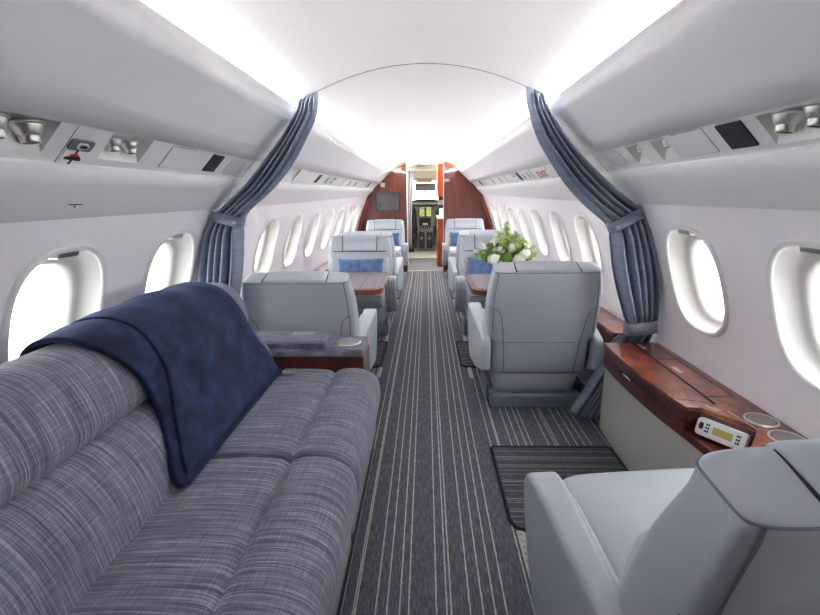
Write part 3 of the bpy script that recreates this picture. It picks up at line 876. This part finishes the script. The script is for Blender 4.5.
def leaf(b, base, d, L, w, up):
    d = d.normalized(); s_ = d.cross(up).normalized(); nn = s_.cross(d)
    rows = []
    for i in range(6):
        f = i/5; ww = w*math.sin(PI*min(1, f*.92+.06))**.8; c = base + d*L*f - nn*(L*.25*f*f)
        rows.append([c - s_*ww + nn*ww*.3, c, c + s_*ww + nn*ww*.3])
    b.loft(rows, cap=False, closed=False)
def sprig(p0, p1, n, L, w, mat_, name, seed):
    n = int(n*1.5); L *= 1.15; w *= 1.45
    rnd = random.Random(seed); b = MB(); b.tube([p0, p0.lerp(p1,.5)+Vector((0,0,.008)), p1], .0018, 5)
    ax = (p1-p0).normalized()
    for k in range(n):
        f = .25 + .75*k/max(1,n-1); a = k*2.4 + rnd.random()
        side = Vector((math.cos(a), math.sin(a)*.8-.2, rnd.uniform(-.3,.5)))
        leaf(b, p0.lerp(p1, f), side*.8 + ax*.7, L*rnd.uniform(.75,1.15)*(1.1-.35*f), w, Vector((0,-.6,.8)))
    b.build(name, mat_, fa_)
c0 = Vector((0,0,.12))
i = 0
for zx, zy, dy, n, L, w, mt in ((200,360,-.07,6,.075,.022,0),(360,470,-.12,7,.07,.024,0),(330,520,-.10,5,.06,.02,0),(175,450,-.06,5,.06,.02,0),(430,470,-.09,5,.06,.02,0),(90,420,-.02,7,.04,.010,0),(45,440,-.03,7,.035,.008,1),
      (400,110,.04,16,.034,.008,1),(400,150,.02,14,.04,.009,1),(510,200,.02,14,.036,.008,1),(315,200,.0,12,.034,.009,1),(455,240,.0,14,.04,.009,1),(560,280,.0,16,.04,.009,1),(620,300,.0,14,.036,.009,1),(690,360,.0,14,.036,.009,1),(710,430,-.03,14,.036,.009,1),(650,440,-.06,10,.05,.014,1),(640,480,-.05,8,.04,.012,1),
      (350,290,-.05,10,.042,.012,1),(390,330,-.06,8,.04,.012,0),(520,340,-.06,10,.045,.012,1),(560,360,-.05,8,.04,.012,0),(240,250,.0,9,.035,.009,1),(180,500,-.06,5,.04,.012,1),(110,380,-.01,7,.04,.012,1),(590,490,-.08,6,.04,.012,0),(470,440,-.09,6,.045,.014,0),(300,330,-.04,8,.04,.012,0)):
    i += 1; sprig(c0 + Vector((0,0,-.02)), fpos(zx, zy, dy), n, L, w, M_leaf2 if mt else M_leaf, 'leaf_sprig', i)

# ------------------------------------------------------------------ curtains
ROUT = [(.466,1.735),(.484,1.628),(.533,1.501),(.608,1.384),(.688,1.279),(.793,1.176),(.925,1.081),(.946,1.016),(.968,.888),(1.001,.757),(1.046,.622),(1.063,.55),(.993,.467),(.94,.341),(.871,.194),(.799,.061)]
RIN = [(.552,1.715),(.566,1.655),(.645,1.545),(.749,1.429),(.848,1.338),(.964,1.242),(1.075,1.158),(1.114,1.074),(1.156,.963),(1.186,.834),(1.196,.702),(1.202,.567),(1.168,.455),(1.063,.283),(.985,.135),(.935,.025)]
LOUT = [(-.508,1.725),(-.523,1.622),(-.585,1.511),(-.658,1.399),(-.764,1.285),(-.87,1.202),(-.952,1.128),(-.968,1.061),(-.984,.931),(-1.015,.77),(-1.06,.64),(-1.09,.56),(-1.09,.467),(-1.08,.341),(-1.07,.194),(-1.05,.061)]
LIN = [(-.597,1.712),(-.618,1.645),(-.70,1.53),(-.792,1.428),(-.90,1.313),(-1.02,1.215),(-1.083,1.160),(-1.135,1.079),(-1.177,.959),(-1.208,.798),(-1.22,.68),(-1.21,.567),(-1.20,.455),(-1.17,.283),(-1.14,.135),(-1.12,.03)]
CY = 2.25
def toY(p, Y): s_ = Y/2.33; return (p[0]*s_, 1.25 + (p[1]-1.25)*s_)
def limit(side, x, z, Y):
    """keep the cloth inside wall and overhead panel"""
    if z > 1.2:
        a = panelp(1, Y, 0); b = panelp(1, Y, 1)
        f = (a.z - z)/(a.z - b.z); m_ = lerp(a.x, b.x, max(0, f)) - XC - .028
        if z > a.z: m_ = .60
    else: m_ = wall_half(Y, z) - .012
    r = (x - XC)*side
    return XC + side*min(r, m_)
def curtain(side, OUT, IN, label):
    t = thing('curtain', label, 'curtain', (XC+side*1.0, CY, .02)); o = t.location
    n = len(OUT); NV = 110; NU = 96
    tv = [i/(n-1) for i in range(n)]
    tabs = [[(tv[i], OUT[i][0]) for i in range(n)], [(tv[i], OUT[i][1]) for i in range(n)], [(tv[i], IN[i][0]) for i in range(n)], [(tv[i], IN[i][1]) for i in range(n)]]
    VT, VL = 6/15, 11/15                  # where the two tiebacks sit
    def yplane(v): return CY + .075*sst(.70, .82, v)
    def fn(u, v):
        ox, oz, ix, iz = (smooth_interp(q, v) for q in tabs)
        Y = yplane(v)
        (ox, oz), (ix, iz) = toY((ox, oz), Y), toY((ix, iz), Y)
        # hem band on the leading edge stays flat in the upper part
        up = 1 - sst(VT-.06, VT+.02, v)
        grip = math.exp(-((v-VT)/.035)**2) + math.exp(-((v-VL)/.03)**2)
        grip = min(1, grip)
        amp = lerp(.058, .036, sst(VT, 1, v))*(1-.55*grip)*sst(0, .05, v+.012)
        if v > VL: amp *= lerp(.6, 1.0, sst(VL, .9, v))*.7
        hem = sst(.24, .40, u)*up + (1-up)
        cyc = 5
        ph = 2*PI*cyc*u + .9*math.sin(5*v+side) + 1.1*math.sin(9*u+2*v)
        w = math.sin(ph); w = math.copysign(abs(w)**.75, w)
        dy = amp*w*hem - .03*(1-hem)*up
        du = .45/cyc*math.cos(ph+.6)*hem*sst(0,.1,u)*sst(0,.1,1-u)*.55
        uu = max(0, min(1, u + du*.5))
        x = lerp(ox, ix, uu); z = lerp(oz, iz, uu)
        # cloth sags a little between tie points
        z -= .012*math.sin(PI*uu)*up*sst(.05,.3,v)
        x = limit(side, x, z, Y + dy)
        return (x-o.x, Y+dy-o.y, z-o.z)
    b = MB(); b.grid(lambda u, v: fn(u, v), NU, NV)
    cl = b.build('curtain_cloth', M_curtain, t, solid=.003)
    # tiebacks: closed bands round the gathered cloth
    for v0, hh in ((VT, .026), (VL, .032)):
        ring0 = []; ring1 = []
        ox, oz, ix, iz = (smooth_interp(q, v0) for q in tabs)
        Y = yplane(v0); (ox, oz), (ix, iz) = toY((ox, oz), Y), toY((ix, iz), Y)
        ax = Vector((ix-ox, iz-oz)); L = ax.length/2; ax.normalize(); perp = Vector((-ax.y, ax.x))
        if perp.y < 0: perp = -perp
        rings = [[], []]
        for k in range(40):
            a = 2*PI*k/40; e = 2/3
            p = (L+.010)*math.copysign(abs(math.cos(a))**e, math.cos(a)); q = .046*math.copysign(abs(math.sin(a))**e, math.sin(a))
            for r_, s_ in ((0,-1),(1,1)):
                c2 = Vector(((ox+ix)/2, (oz+iz)/2)) + ax*p + perp*(hh*s_)
                xx = limit(side, c2.x, c2.y, Y) if True else c2.x
                rings[r_].append((xx-o.x, Y+q-o.y + .003*math.sin(3*a), c2.y-o.z))
        tb = MB(); tb.loft([rings[0], rings[1]], cap=False)
        tbo = tb.build('tieback', M_curtain, t, solid=.005)
        if v0 == VT:
            c2 = Vector((ox, oz)) + ax*.0
            kb = MB(); kb.lathe([(.001,.008),(.006,.006),(.008,0)], 10, Matrix.Translation((c2.x+side*.018-o.x, Y-.048-o.y, c2.y-o.z)) @ Matrix.Rotation(PI/2, 4, 'X'))
            kb.build('tieback_stud', M_chrome, tbo)
    # hooks holding the heading to the ceiling rail
    hk = MB()
    for q in (.15, .5, .85):
        x = lerp(toY(OUT[0], CY)[0], toY(IN[0], CY)[0], q); z = lerp(toY(OUT[0], CY)[1], toY(IN[0], CY)[1], q)
        hk.tube([(x-o.x, -.01, z-.02-o.z), (x-o.x, .0, ceilz(x, CY)-.006-o.z)], .005, 6)
    hk.build('curtain_hook', M_chrome, t)
    return t
curtain(1, ROUT, RIN, 'slate curtain tied back twice, hanging down behind the wooden ledge with cup holders')
curtain(-1, LOUT, LIN, 'slate curtain tied back at the sofa end, beside the leather seat past the sofa')
rl = MB(); rl.tube([(XC+x, CY, ceilz(XC+x, CY)-.004) for x in [-.60+1.2*k/40 for k in range(41)]], .0045, 6)
tag(rl.build('curtain_rail', M_grey), 'thin curved curtain rail across the ceiling between both curtains', 'rail')

# ------------------------------------------------------------------ overhead service units
def pframe(side, Y, t, n=0):
    """origin and axes on the overhead panel: along +Y, up the panel, towards the cabin"""
    o = panelp(side, Y, t, n); up = (panelp(side, Y, t-.1) - o).normalized()
    nn = (panelp(side, Y, t, n+.1) - o).normalized(); return o, Vector((0,1,0)), up, nn
def slab(name, mat_, side, ya, yb, t0, t1, n0=-.012, n1=-.006, r=.004, label=None, cat=None, group=None, parent=None, bev=.0012):
    o, ay, au, an = pframe(side, (ya+yb)/2, (t0+t1)/2, 0)
    L = (panelp(side, ya, t0)-panelp(side, ya, t1)).length/2; w = (yb-ya)/2
    pts = rrect(-w, w, -L, L, r)
    b = MB(); base = parent.location if parent else o
    P = lambda a, c, n: o + ay*a + au*c + an*n - base
    b.loft([[P(a,c,n0) for a,c in pts], [P(a,c,n1) for a,c in pts]], smooth=False)
    ob = b.build(name, mat_, parent, bevel=bev, seg=2)
    if not parent: ob.location = o
    if label: tag(ob, label, cat, group)
    return ob
SN = -.010
def light(side, Y, t, n, s, label, axis=None):
    o = panelp(side, Y, t, n); th = thing('reading_light', label, 'light', o, 0, 'swivelling metal reading lights overhead')
    ax = (Vector((-side*.12, axis or 0, -1))).normalized(); q = Vector((0,0,1)).rotation_difference(ax).to_matrix().to_4x4()
    b = MB(); b.lathe([(.001,-.010*s),(.043*s,-.008*s),(.046*s,-.003*s),(.045*s,.0),(.040*s,.003*s)], 32, q); b.build('light_flange', M_chrome, th)
    b = MB(); b.lathe([(.040*s,.002*s),(.036*s,.012*s),(.029*s,.026*s),(.0265*s,.029*s),(.024*s,.029*s)], 32, q); b.build('light_collar', M_chrome, th)
    b = MB(); b.lathe([(.0245*s,.027*s),(.0235*s,.046*s),(.0215*s,.048*s),(.019*s,.046*s)], 32, q); br = b.build('light_barrel', M_chrome, th)
    b = MB(); b.lathe([(.0195*s,.046*s),(.001,.045*s)], 24, q); b.build('light_lens', M_black, br)
light(-1, 1.045, .590, -.038, .84, 'reading light in the overhead recess above the near part of the sofa')
light(-1, .955, .590, -.038, .84, 'reading light cut off by the picture edge above the sofa')
light(-1, 1.400, .590, -.034, .62, 'second small reading light in the recess next to the red and black placard, farther one')
light(-1, 1.325, .590, -.034, .62, 'small reading light in the sofa side recess, half hidden, nearer to the placard')
light(1, 1.155, .575, -.036, .84, 'reading light beside the large black vent above the nearest seat')
light(1, 1.064, .575, -.036, .84, 'reading light overhead at the edge of the picture, above the nearest window')
light(1, 1.695, .575, -.036, .46, 'tiny reading light in the recess next to the square overhead hatch')
light(1, 1.895, .575, -.036, .46, 'tiny reading light in the recess next to the overhead speaker by the curtain')
slab('overhead_hatch', M_strip, -1, 1.575, 1.735, .534, .674, label='square overhead access hatch above the sofa', cat='hatch', r=.006, n1=-.0075)
slab('overhead_hatch', M_strip, 1, 1.43, 1.60, .52, .66, label='square overhead access hatch next to the large black vent', cat='hatch', r=.006, n1=-.0075)
for hob, (sd, a, b_, c, d) in zip([q for q in COL.objects if q.name.startswith('overhead_hatch')], ((-1,1.575,1.735,.534,.674),(1,1.43,1.60,.52,.66))):
    slab('hatch_gap', M_grey, sd, a-.0022, b_+.0022, c-.0025, d+.0025, r=.007, n0=-.0115, n1=-.0094, parent=hob, bev=0)
slab('air_vent', M_black, -1, 1.875, 1.975, .536, .668, label='small black overhead vent by the curtain at the sofa end', cat='vent')
slab('air_vent', M_black, 1, 1.262, 1.368, .524, .657, label='large black overhead vent above the window ledge', cat='vent')
m, nt, b = newmat('speaker_mesh'); setp(b, Roughness=.5)
vo = nt.nodes.new('ShaderNodeTexVoronoi'); vo.inputs['Scale'].default_value = 220; tc = nt.nodes.new('ShaderNodeTexCoord'); nt.links.new(tc.outputs['Object'], vo.inputs['Vector'])
nt.links.new(ramp(nt, vo.outputs['Distance'], [(.25, rgb(150,152,152)), (.42, rgb(218,220,219))]), b.inputs['Base Color']); M_mesh = m
slab('speaker_grille', M_mesh, -1, 2.06, 2.24, .545, .680, label='round cornered overhead speaker grille touching the curtain at the sofa end', cat='speaker', r=.034, n1=-.0075)
slab('speaker_grille', M_mesh, 1, 2.035, 2.185, .530, .660, label='round cornered overhead speaker grille beside the curtain above the ledge', cat='speaker', r=.034, n1=-.0075)
# call button and placard on the sofa side
cb_ = thing('call_button', 'dark grey square call button with a light centre above the sofa', 'button', panelp(-1, 1.19, .61))
slab('button_plate', M_grey, -1, 1.150, 1.228, .583, .634, r=.008, n1=-.004, parent=cb_)
slab('button_ring', M_white, -1, 1.170, 1.208, .594, .622, r=.010, n0=-.006, n1=-.001, parent=cb_)
slab('button_core', M_black, -1, 1.177, 1.201, .600, .616, r=.006, n0=-.004, n1=.001, parent=cb_)
pc = thing('placard', 'small white placard with a crossed black and red sign below the call button', 'sign', panelp(-1, 1.19, .668))
slab('placard_plate', M_white, -1, 1.150, 1.222, .640, .698, r=.004, n1=-.006, parent=pc)
o, ay, au, an = pframe(-1, 1.186, .669); 
def mark(mat_, nm, polys, n0, par):
    b = MB()
    for pl in polys: b.loft([[o+ay*x+au*y+an*n0-par.location for x,y in pl], [o+ay*x+au*y+an*(n0+.0012)-par.location for x,y in pl]], smooth=False)
    b.build(nm, mat_, par)
mark(M_black, 'cross_mark', [[(-.004,-.026),(.002,-.026),(.004,.026),(-.002,.026)], [(-.028,-.008),(-.026,.0),(-.005,.004),(.02,.004),(.028,-.004),(.028,-.010)]], -.0062, pc)
mark(M_red, 'red_mark', [[(-.016,.004),(-.010,.011),(.010,.011),(.018,.003)]], -.0060, pc)
# caution tag on the valance edge
tg = thing('small_tag', 'tiny white printed tag on the valance edge above the sofa window', 'sign', panelp(-1, 1.302, .925))
slab('tag_plate', M_white, -1, 1.268, 1.336, .908, .942, n0=-.002, n1=.0012, r=.001, parent=tg, bev=0)
o, ay, au, an = pframe(-1, 1.302, .925)
def textmesh(name, body, size, mat_, o, ax, au, an, parent, n=.0018, ext=.0006):
    cu = bpy.data.curves.new(name, 'FONT'); cu.body = body; cu.size = size; cu.offset = .001; cu.align_x = 'CENTER'; cu.align_y = 'CENTER'; cu.extrude = ext
    ob = bpy.data.objects.new('txt', cu); COL.objects.link(ob)
    dg = bpy.context.evaluated_depsgraph_get(); me = bpy.data.meshes.new_from_object(ob.evaluated_get(dg))
    bpy.data.objects.remove(ob); me.name = name
    Mx = Matrix((ax.to_4d(), au.to_4d(), an.to_4d(), Vector((0,0,0,1)))).transposed(); Mx = Mx.to_3x3().to_4x4()
    Mx.translation = o + an*n - (parent.location if parent else Vector())
    me.transform(Mx); me.materials.clear(); me.materials.append(mat_)
    r = bpy.data.objects.new(name, me); COL.objects.link(r); r.parent = parent; return r
mark(M_black, 'tag_print', [[(-.026,.004),(.024,.004),(.024,.007),(-.026,.007)], [(-.003,-.006),(.003,-.006),(.003,.0),(-.003,.0)]], .0012, tg)
# exit sign
ex = thing('exit_sign', 'white overhead sign with red EXIT lettering beside the curtain', 'sign', panelp(1, 3.39, .595))
slab('sign_plate', M_white, 1, 3.21, 3.57, .508, .682, r=.006, n1=-.002, parent=ex)
o, ay, au, an = pframe(1, 3.37, .612)
textmesh('exit_lettering', 'EXIT', .080, M_red, o, -ay*1.65, au, an, ex, n=-.0015)
# far passenger service units
def unit(side, ya, yb, label, feats):
    t = thing('service_unit', label, 'overhead unit', panelp(side, (ya+yb)/2, .6)); ta, tb = (.516,.69) if side < 0 else (.506,.68)
    slab('unit_plate', M_strip, side, ya, yb, ta, tb, r=.008, n1=-.0065, parent=t)
    for nm, mt, a, b_, c, d, r in feats:
        slab(nm, mt, side, a, b_, c, d, r=r, n0=-.0065, n1=-.002, parent=t)
def std(y, side, wide=.10):
    s0 = .535
    return [('air_slot', M_black, y-.045, y+.045, s0, .665, .004),
            ('light_bezel', M_rail, y-.36, y-.27, .54, .58, .012), ('light_bezel', M_rail, y-.42, y-.34, .61, .65, .012),
            ('light_bezel', M_rail, y+.30, y+.36, .55, .66, .008), ('light_bezel', M_rail, y+.55, y+.63, .545, .58, .012), ('light_bezel', M_rail, y+.50, y+.58, .615, .65, .012)]
unit(-1, 3.12, 4.72, 'overhead service unit with black slot, first one past the sofa end curtain', std(3.72, -1))
unit(-1, 4.80, 5.90, 'plain overhead service unit between the two slotted ones on the sofa side', [('light_bezel', M_rail, 5.1, 5.2, .55, .66, .01), ('light_bezel', M_rail, 5.5, 5.6, .55, .66, .01)])
unit(-1, 6.00, 7.10, 'overhead service unit with black slot nearest the wooden bulkhead, monitor side', [('air_slot', M_black, 6.58, 6.70, .52, .655, .004), ('light_bezel', M_rail, 6.3, 6.4, .55, .64, .01)])
unit(1, 3.66, 4.62, 'overhead service unit with black slot next to the red EXIT sign', [('air_slot', M_black, 4.06, 4.16, .515, .65, .004), ('light_bezel', M_rail, 3.90, 3.98, .55, .64, .01), ('light_bezel', M_rail, 4.26, 4.36, .53, .58, .01), ('light_bezel', M_rail, 3.74, 3.80, .53, .64, .01)])
unit(1, 4.72, 5.90, 'plain overhead service unit between the two slotted ones on the flower side', [('light_bezel', M_rail, 5.0, 5.1, .54, .65, .01), ('light_bezel', M_rail, 5.5, 5.6, .54, .65, .01)])
unit(1, 6.00, 7.10, 'overhead service unit with black slot nearest the bulkhead, flower side', [('air_slot', M_black, 6.55, 6.67, .51, .65, .004), ('light_bezel', M_rail, 6.3, 6.38, .54, .64, .01)])
# strip joints
for side, Y in ((-1, 1.145), (-1, 2.31), (1, .985), (1, 2.30)):
    tn += 1; ta, tb = strip_range(side)
    j = MB(); j.tube([panelp(side, Y, lerp(ta, tb, k/4), -.0098) for k in range(5)], .0012, 5); struct(j.build('trim_%d' % tn, M_grey))

# ------------------------------------------------------------------ bulkhead fittings
t = thing('wall_monitor', 'flat dark monitor mounted on the wooden bulkhead', 'monitor', (-.62, 7.515, 1.155), -math.radians(5.1)); o = t.location
b = MB(); b.box(-.197,.197,-.022,.008,-.150,.150); b.build('monitor_frame', M_black, t, bevel=.004)
b = MB(); b.box(-.188,.188,-.024,-.0221,-.141,.141); b.build('monitor_screen', M_tv, t)
b = MB(); b.prism(rrect(-.04,.04,-.02,.02,.004), 'y', 7.488, 7.499)
ob = b.build('door_placard', M_rail); ob.location = (.335, .0, 1.475); tag(ob, 'small metallic placard on the bulkhead half without monitor', 'sign')
t = thing('cabin_detector', 'small white box high on the bulkhead above the monitor', 'detector', (-.70, 7.53, 1.416))
b = MB(); b.prism(rrect(-.034,.034,-.034,.034,.01), 'y', -.05, 0); b.build('detector_case', M_white, t, bevel=.004)
b = MB(); b.lathe([(.02,0),(.02,.006),(.012,.009),(.001,.009)], 16, Matrix.Translation((0,-.05,0)) @ Matrix.Rotation(PI/2, 4, 'X')); b.build('detector_cap', M_cream, t)

# ------------------------------------------------------------------ vestibule and cockpit
vf = MB(); vf.box(-.75,.75,YW,9.2,-.04,-.002); tn += 1; struct(vf.build('trim_%d' % tn, M_vestcarpet))
vf = MB(); vf.box(-.75,.75,9.2,10.42,-.04,.0); tn += 1; struct(vf.build('trim_%d' % tn, M_white))
vf = MB(); vf.box(-.75,.75,10.42,11.9,-.04,.07); tn += 1; struct(vf.build('trim_%d' % tn, M_cockgrey))
tr_ = MB(); tr_.box(-.316,.288,7.52,7.60,-.001,.006); tn += 1; struct(tr_.build('trim_%d' % tn, M_rail))
for side in (-1, 1):
    w = MB(); w.box(*sorted((side*.62, side*.72)), YW+.01, 11.9, -.02, 1.95); struct(w.build('wall_vestibule_' + ('left' if side < 0 else 'right'), M_cream))
w = MB(); w.box(-.75,.75,9.1,11.0,1.80,1.84); w.box(-.75,.75,11.0,11.9,1.62,1.84); tn += 1; struct(w.build('trim_%d' % tn, M_cream))
# lamp added in the vestibule ceiling to brighten the passage
t = thing('ceiling_lamp', 'round ceiling lamp in the passage to the cockpit', 'lamp', (-.02, 8.02, 1.795))
b = MB(); b.lathe([(.11,.0),(.11,-.012),(.095,-.014),(.09,-.008)], 24); b.build('lamp_rim', M_rail, t)
b = MB(); b.lathe([(.092,-.008),(.06,-.016),(.001,-.018)], 24); b.build('lamp_diffuser', M_dome, t)
# tall wooden galley column
t = thing('galley_column', 'tall wooden galley cabinet column standing in the passage behind the bulkhead', 'cabinet', (.32, 8.08, 0))
b = MB(); b.box(-.13,.28,-.08,.5,1.22,1.76); b.build('upper_cabinet', M_edge, t, bevel=.02, seg=4)
b = MB(); b.box(-.13,.28,-.08,.5,.0,.86); b.build('lower_cabinet', M_edge, t, bevel=.03, seg=5)
b = MB(); b.box(-.125,.28,-.08,.5,.84,.88); b.build('counter', M_cream, t, bevel=.006)
b = MB(); b.box(-.10,.28,.16,.5,.88,1.22); b.build('galley_niche', M_cockdark, t)
b = MB(); b.box(-.085,-.02,-.02,.08,.88,1.02); b.box(.01,.07,.0,.08,.88,.98); b.build('galley_tray', M_white, t, bevel=.006)
b = MB(); b.box(-.1,.1,.1,.17,1.08,1.16); b.build('galley_shelf', M_rail, t)
# narrow cupboard edge and curtain on the other side
t = thing('wardrobe', 'narrow wooden wardrobe edge in the passage, next to the small grey curtain', 'cabinet', (-.45, 8.2, 0))
b = MB(); b.box(-.15,.125,-.3,-.24,.0,1.62); b.build('wardrobe_door', M_edge, t, bevel=.012)
b = MB(); b.box(-.15,.115,-.24,.3,.0,1.6); b.build('wardrobe_case', M_cream, t)
t = thing('curtain', 'small grey curtain gathered at the passage to the cockpit', 'curtain', (-.315, 8.62, .2))
b = MB(); b.grid(lambda u, v: (lerp(-.06, lerp(.09,.05,sst(0,.6,v)), u) - .012*v, .03*math.sin(2*PI*3*u+v), 1.46 - 1.40*v), 40, 20); b.build('curtain_cloth', M_curtain2, t, solid=.004)
b = MB(); b.box(-.07,.11,-.02,.02,1.46,1.475); b.build('curtain_heading', M_grey, t)
# cockpit
ck = thing('instrument_panel', 'cockpit instrument panel with two map screens under the windshield', 'instrument panel', (-.02, 10.55, .07)); o = ck.location
def cbx(nm, mt, x0, x1, y0, y1, z0, z1, bev=.006, par=None):
    b = MB(); b.box(x0-o.x, x1-o.x, y0-o.y, y1-o.y, z0-o.z, z1-o.z); return b.build(nm, mt, par or ck, bevel=bev)
cbx('panel_face', M_cockgrey, -.60, .60, 10.52, 10.66, .55, 1.10)
gs = MB(); gs.prism([(-.60,1.02),(.60,1.02),(.60,1.05),(.40,1.12),(.15,1.155),(-.15,1.155),(-.40,1.12),(-.60,1.05)], 'y', -.10, .25)
gs.v = [(x, y, z-.07) for x, y, z in gs.v]; gs.build('glareshield', M_cockdark, ck, bevel=.01)
cbx('autopilot_strip', M_cockgrey, -.40, .36, 10.43, 10.47, 1.03, 1.10)
for i in range(9): cbx('autopilot_knob', M_white, -.26+i*.055, -.235+i*.055, 10.42, 10.44, 1.05, 1.075, .003)
for x0, x1 in ((-.16,-.025),(-.005,.13)):
    f_ = cbx('display_bezel', M_cockdark, x0, x1, 10.50, 10.53, .76, 1.0)
    cbx('map_screen', M_map, x0+.012, x1-.012, 10.496, 10.502, .775, .985, 0, f_)
f_ = cbx('lower_display', M_black, -.16, .11, 10.49, 10.53, .575, .74)
cbx('readout', M_white, -.08, .04, 10.485, 10.492, .585, .625, 0, f_)
pd = thing('centre_pedestal', 'grey throttle pedestal between the pilot seats', 'pedestal', (-.02, 10.3, .07)); o = pd.location
cbx('pedestal_body', M_cockgrey, -.20, .16, 10.36, 10.52, .05, .54, .01, pd)
for x in (-.13, -.08, -.03, .02, .07): cbx('thrust_lever', M_black, x, x+.022, 10.34, 10.38, .50, .58, .004, pd)
cbx('lever_cap', M_red, -.045, .0, 10.33, 10.36, .50, .535, .004, pd)
for x in (-.17, .005):
    cbx('stowage_box', M_black, x, x+.135, 10.22, 10.36, .08, .44, .02, pd)
    b = MB(); b.lathe([(.018,0),(.026,.004),(.03,0)], 16, Matrix.Translation((x+.0675-o.x, 10.218-o.y, .31-o.z)) @ Matrix.Rotation(PI/2, 4, 'X')); b.build('stowage_ring', M_rail, pd)
for x, lb in ((-.40, 'dark pilot seat edge visible beside the small grey curtain'), (.40, 'dark pilot seat beside the galley column, mostly hidden')):
    ps = thing('pilot_chair', lb, 'seat', (x, 10.15, .0)); o = ps.location
    b = MB(); b.loft([superring(.17,-.08,.02,.34,.34,xc=0), superring(.19,-.10,.04,.6,.6), superring(.19,-.11,.03,.9,.9), superring(.12,-.1,.02,1.02,1.02), superring(.09,-.09,.0,1.14,1.14), superring(.05,-.07,-.02,1.18,1.18)]); b.build('seat_back', M_cockdark, ps)
    b = MB(); b.loft([superring(.18,-.08,.28,.28,.28), superring(.2,-.1,.3,.36,.36), superring(.18,-.08,.28,.42,.42)]); b.build('seat_pan', M_cockdark, ps)
    b = MB(); b.box(-.12,.12,-.02,.2,-.0,.29); b.build('seat_base', M_black, ps)
ov = thing('switch_console', 'cream overhead switch panel above the cockpit windshield', 'switch panel', (-.03, 10.6, 1.5)); o = ov.location
cbx('switch_panel', M_cream, -.22, .14, 10.46, 10.62, 1.525, 1.64, .008, ov)
for i in range(8):
    for j in range(2): cbx('switch', M_orange if (i+j) % 3 == 0 else M_grey, -.195+i*.042, -.172+i*.042, 10.45, 10.462, 1.55+j*.04, 1.57+j*.04, .002, ov)
cbx('breaker_panel', M_cockgrey, -.24, .22, 10.40, 10.62, 1.345, 1.505, .008, ov)
cbx('warning_strip', M_red, -.14, .03, 10.395, 10.402, 1.44, 1.46, 0, ov)
# windshield: posts and panes
ws = bpy.data.objects.new('window_%d' % (wn+1), None); COL.objects.link(ws); struct(ws)
b = MB(); b.box(-.62,.62,11.0,11.03,1.10,1.13); b.box(-.62,.62,11.0,11.03,1.58,1.63); b.box(-.035,.0,11.0,11.03,1.1,1.62); b.box(-.62,-.56,11.0,11.03,1.1,1.62); b.box(.56,.62,11.0,11.03,1.1,1.62); b.build('window_frame', M_white, ws)
b = MB(); b.box(-.62,.62,11.01,11.014,1.12,1.6); b.build('window_pane', M_glass, ws)
b = MB(); b.box(-.75,.75,11.0,11.06,-.04,1.10); tn += 1; struct(b.build('trim_%d' % tn, M_cockgrey))

# ------------------------------------------------------------------ light and camera
WORLD = 1.75
w = bpy.data.worlds.new('overcast_sky'); S.world = w; w.use_nodes = True
bg = w.node_tree.nodes['Background']; bg.inputs['Color'].default_value = (.97, .985, 1, 1); bg.inputs['Strength'].default_value = WORLD
for side in (-1, 1):
    for c in WIN[side]:
        L = bpy.data.lights.new('window_portal', 'AREA'); L.shape = 'RECTANGLE'; L.size = .40; L.size_y = .44
        L.cycles.is_portal = True
        ob = bpy.data.objects.new('window_portal', L); COL.objects.link(ob)
        p = wallp(side, c, WZ, .14); ob.location = p
        ob.rotation_euler = Vector((-side, 0, -.30)).to_track_quat('-Z', 'Z').to_euler()
cam = bpy.data.cameras.new('camera'); cam.sensor_width = 36; cam.lens = 36*450/820; cam.clip_start = .02
co = bpy.data.objects.new('camera', cam); COL.objects.link(co); S.camera = co
X_, U_, B_ = Vector((.99931,.03447,-.01355)), Vector((.00479,.24239,.97017)), Vector((.03673,-.96957,.24206))
Mx = Matrix((X_.to_4d(), U_.to_4d(), B_.to_4d(), Vector((0,0,0,1)))).transposed().to_3x3().to_4x4(); Mx.translation = (0,0,1.25)
co.matrix_world = Mx
S.view_settings.view_transform = 'Standard'; S.view_settings.look = 'None'
S.view_settings.exposure = 2.42; S.view_settings.gamma = 1; S.view_settings.use_curve_mapping = False
S.cycles.max_bounces = 10; S.cycles.diffuse_bounces = 7; S.cycles.transparent_max_bounces = 12
S.cycles.sample_clamp_indirect = 8; S.cycles.use_denoising = True
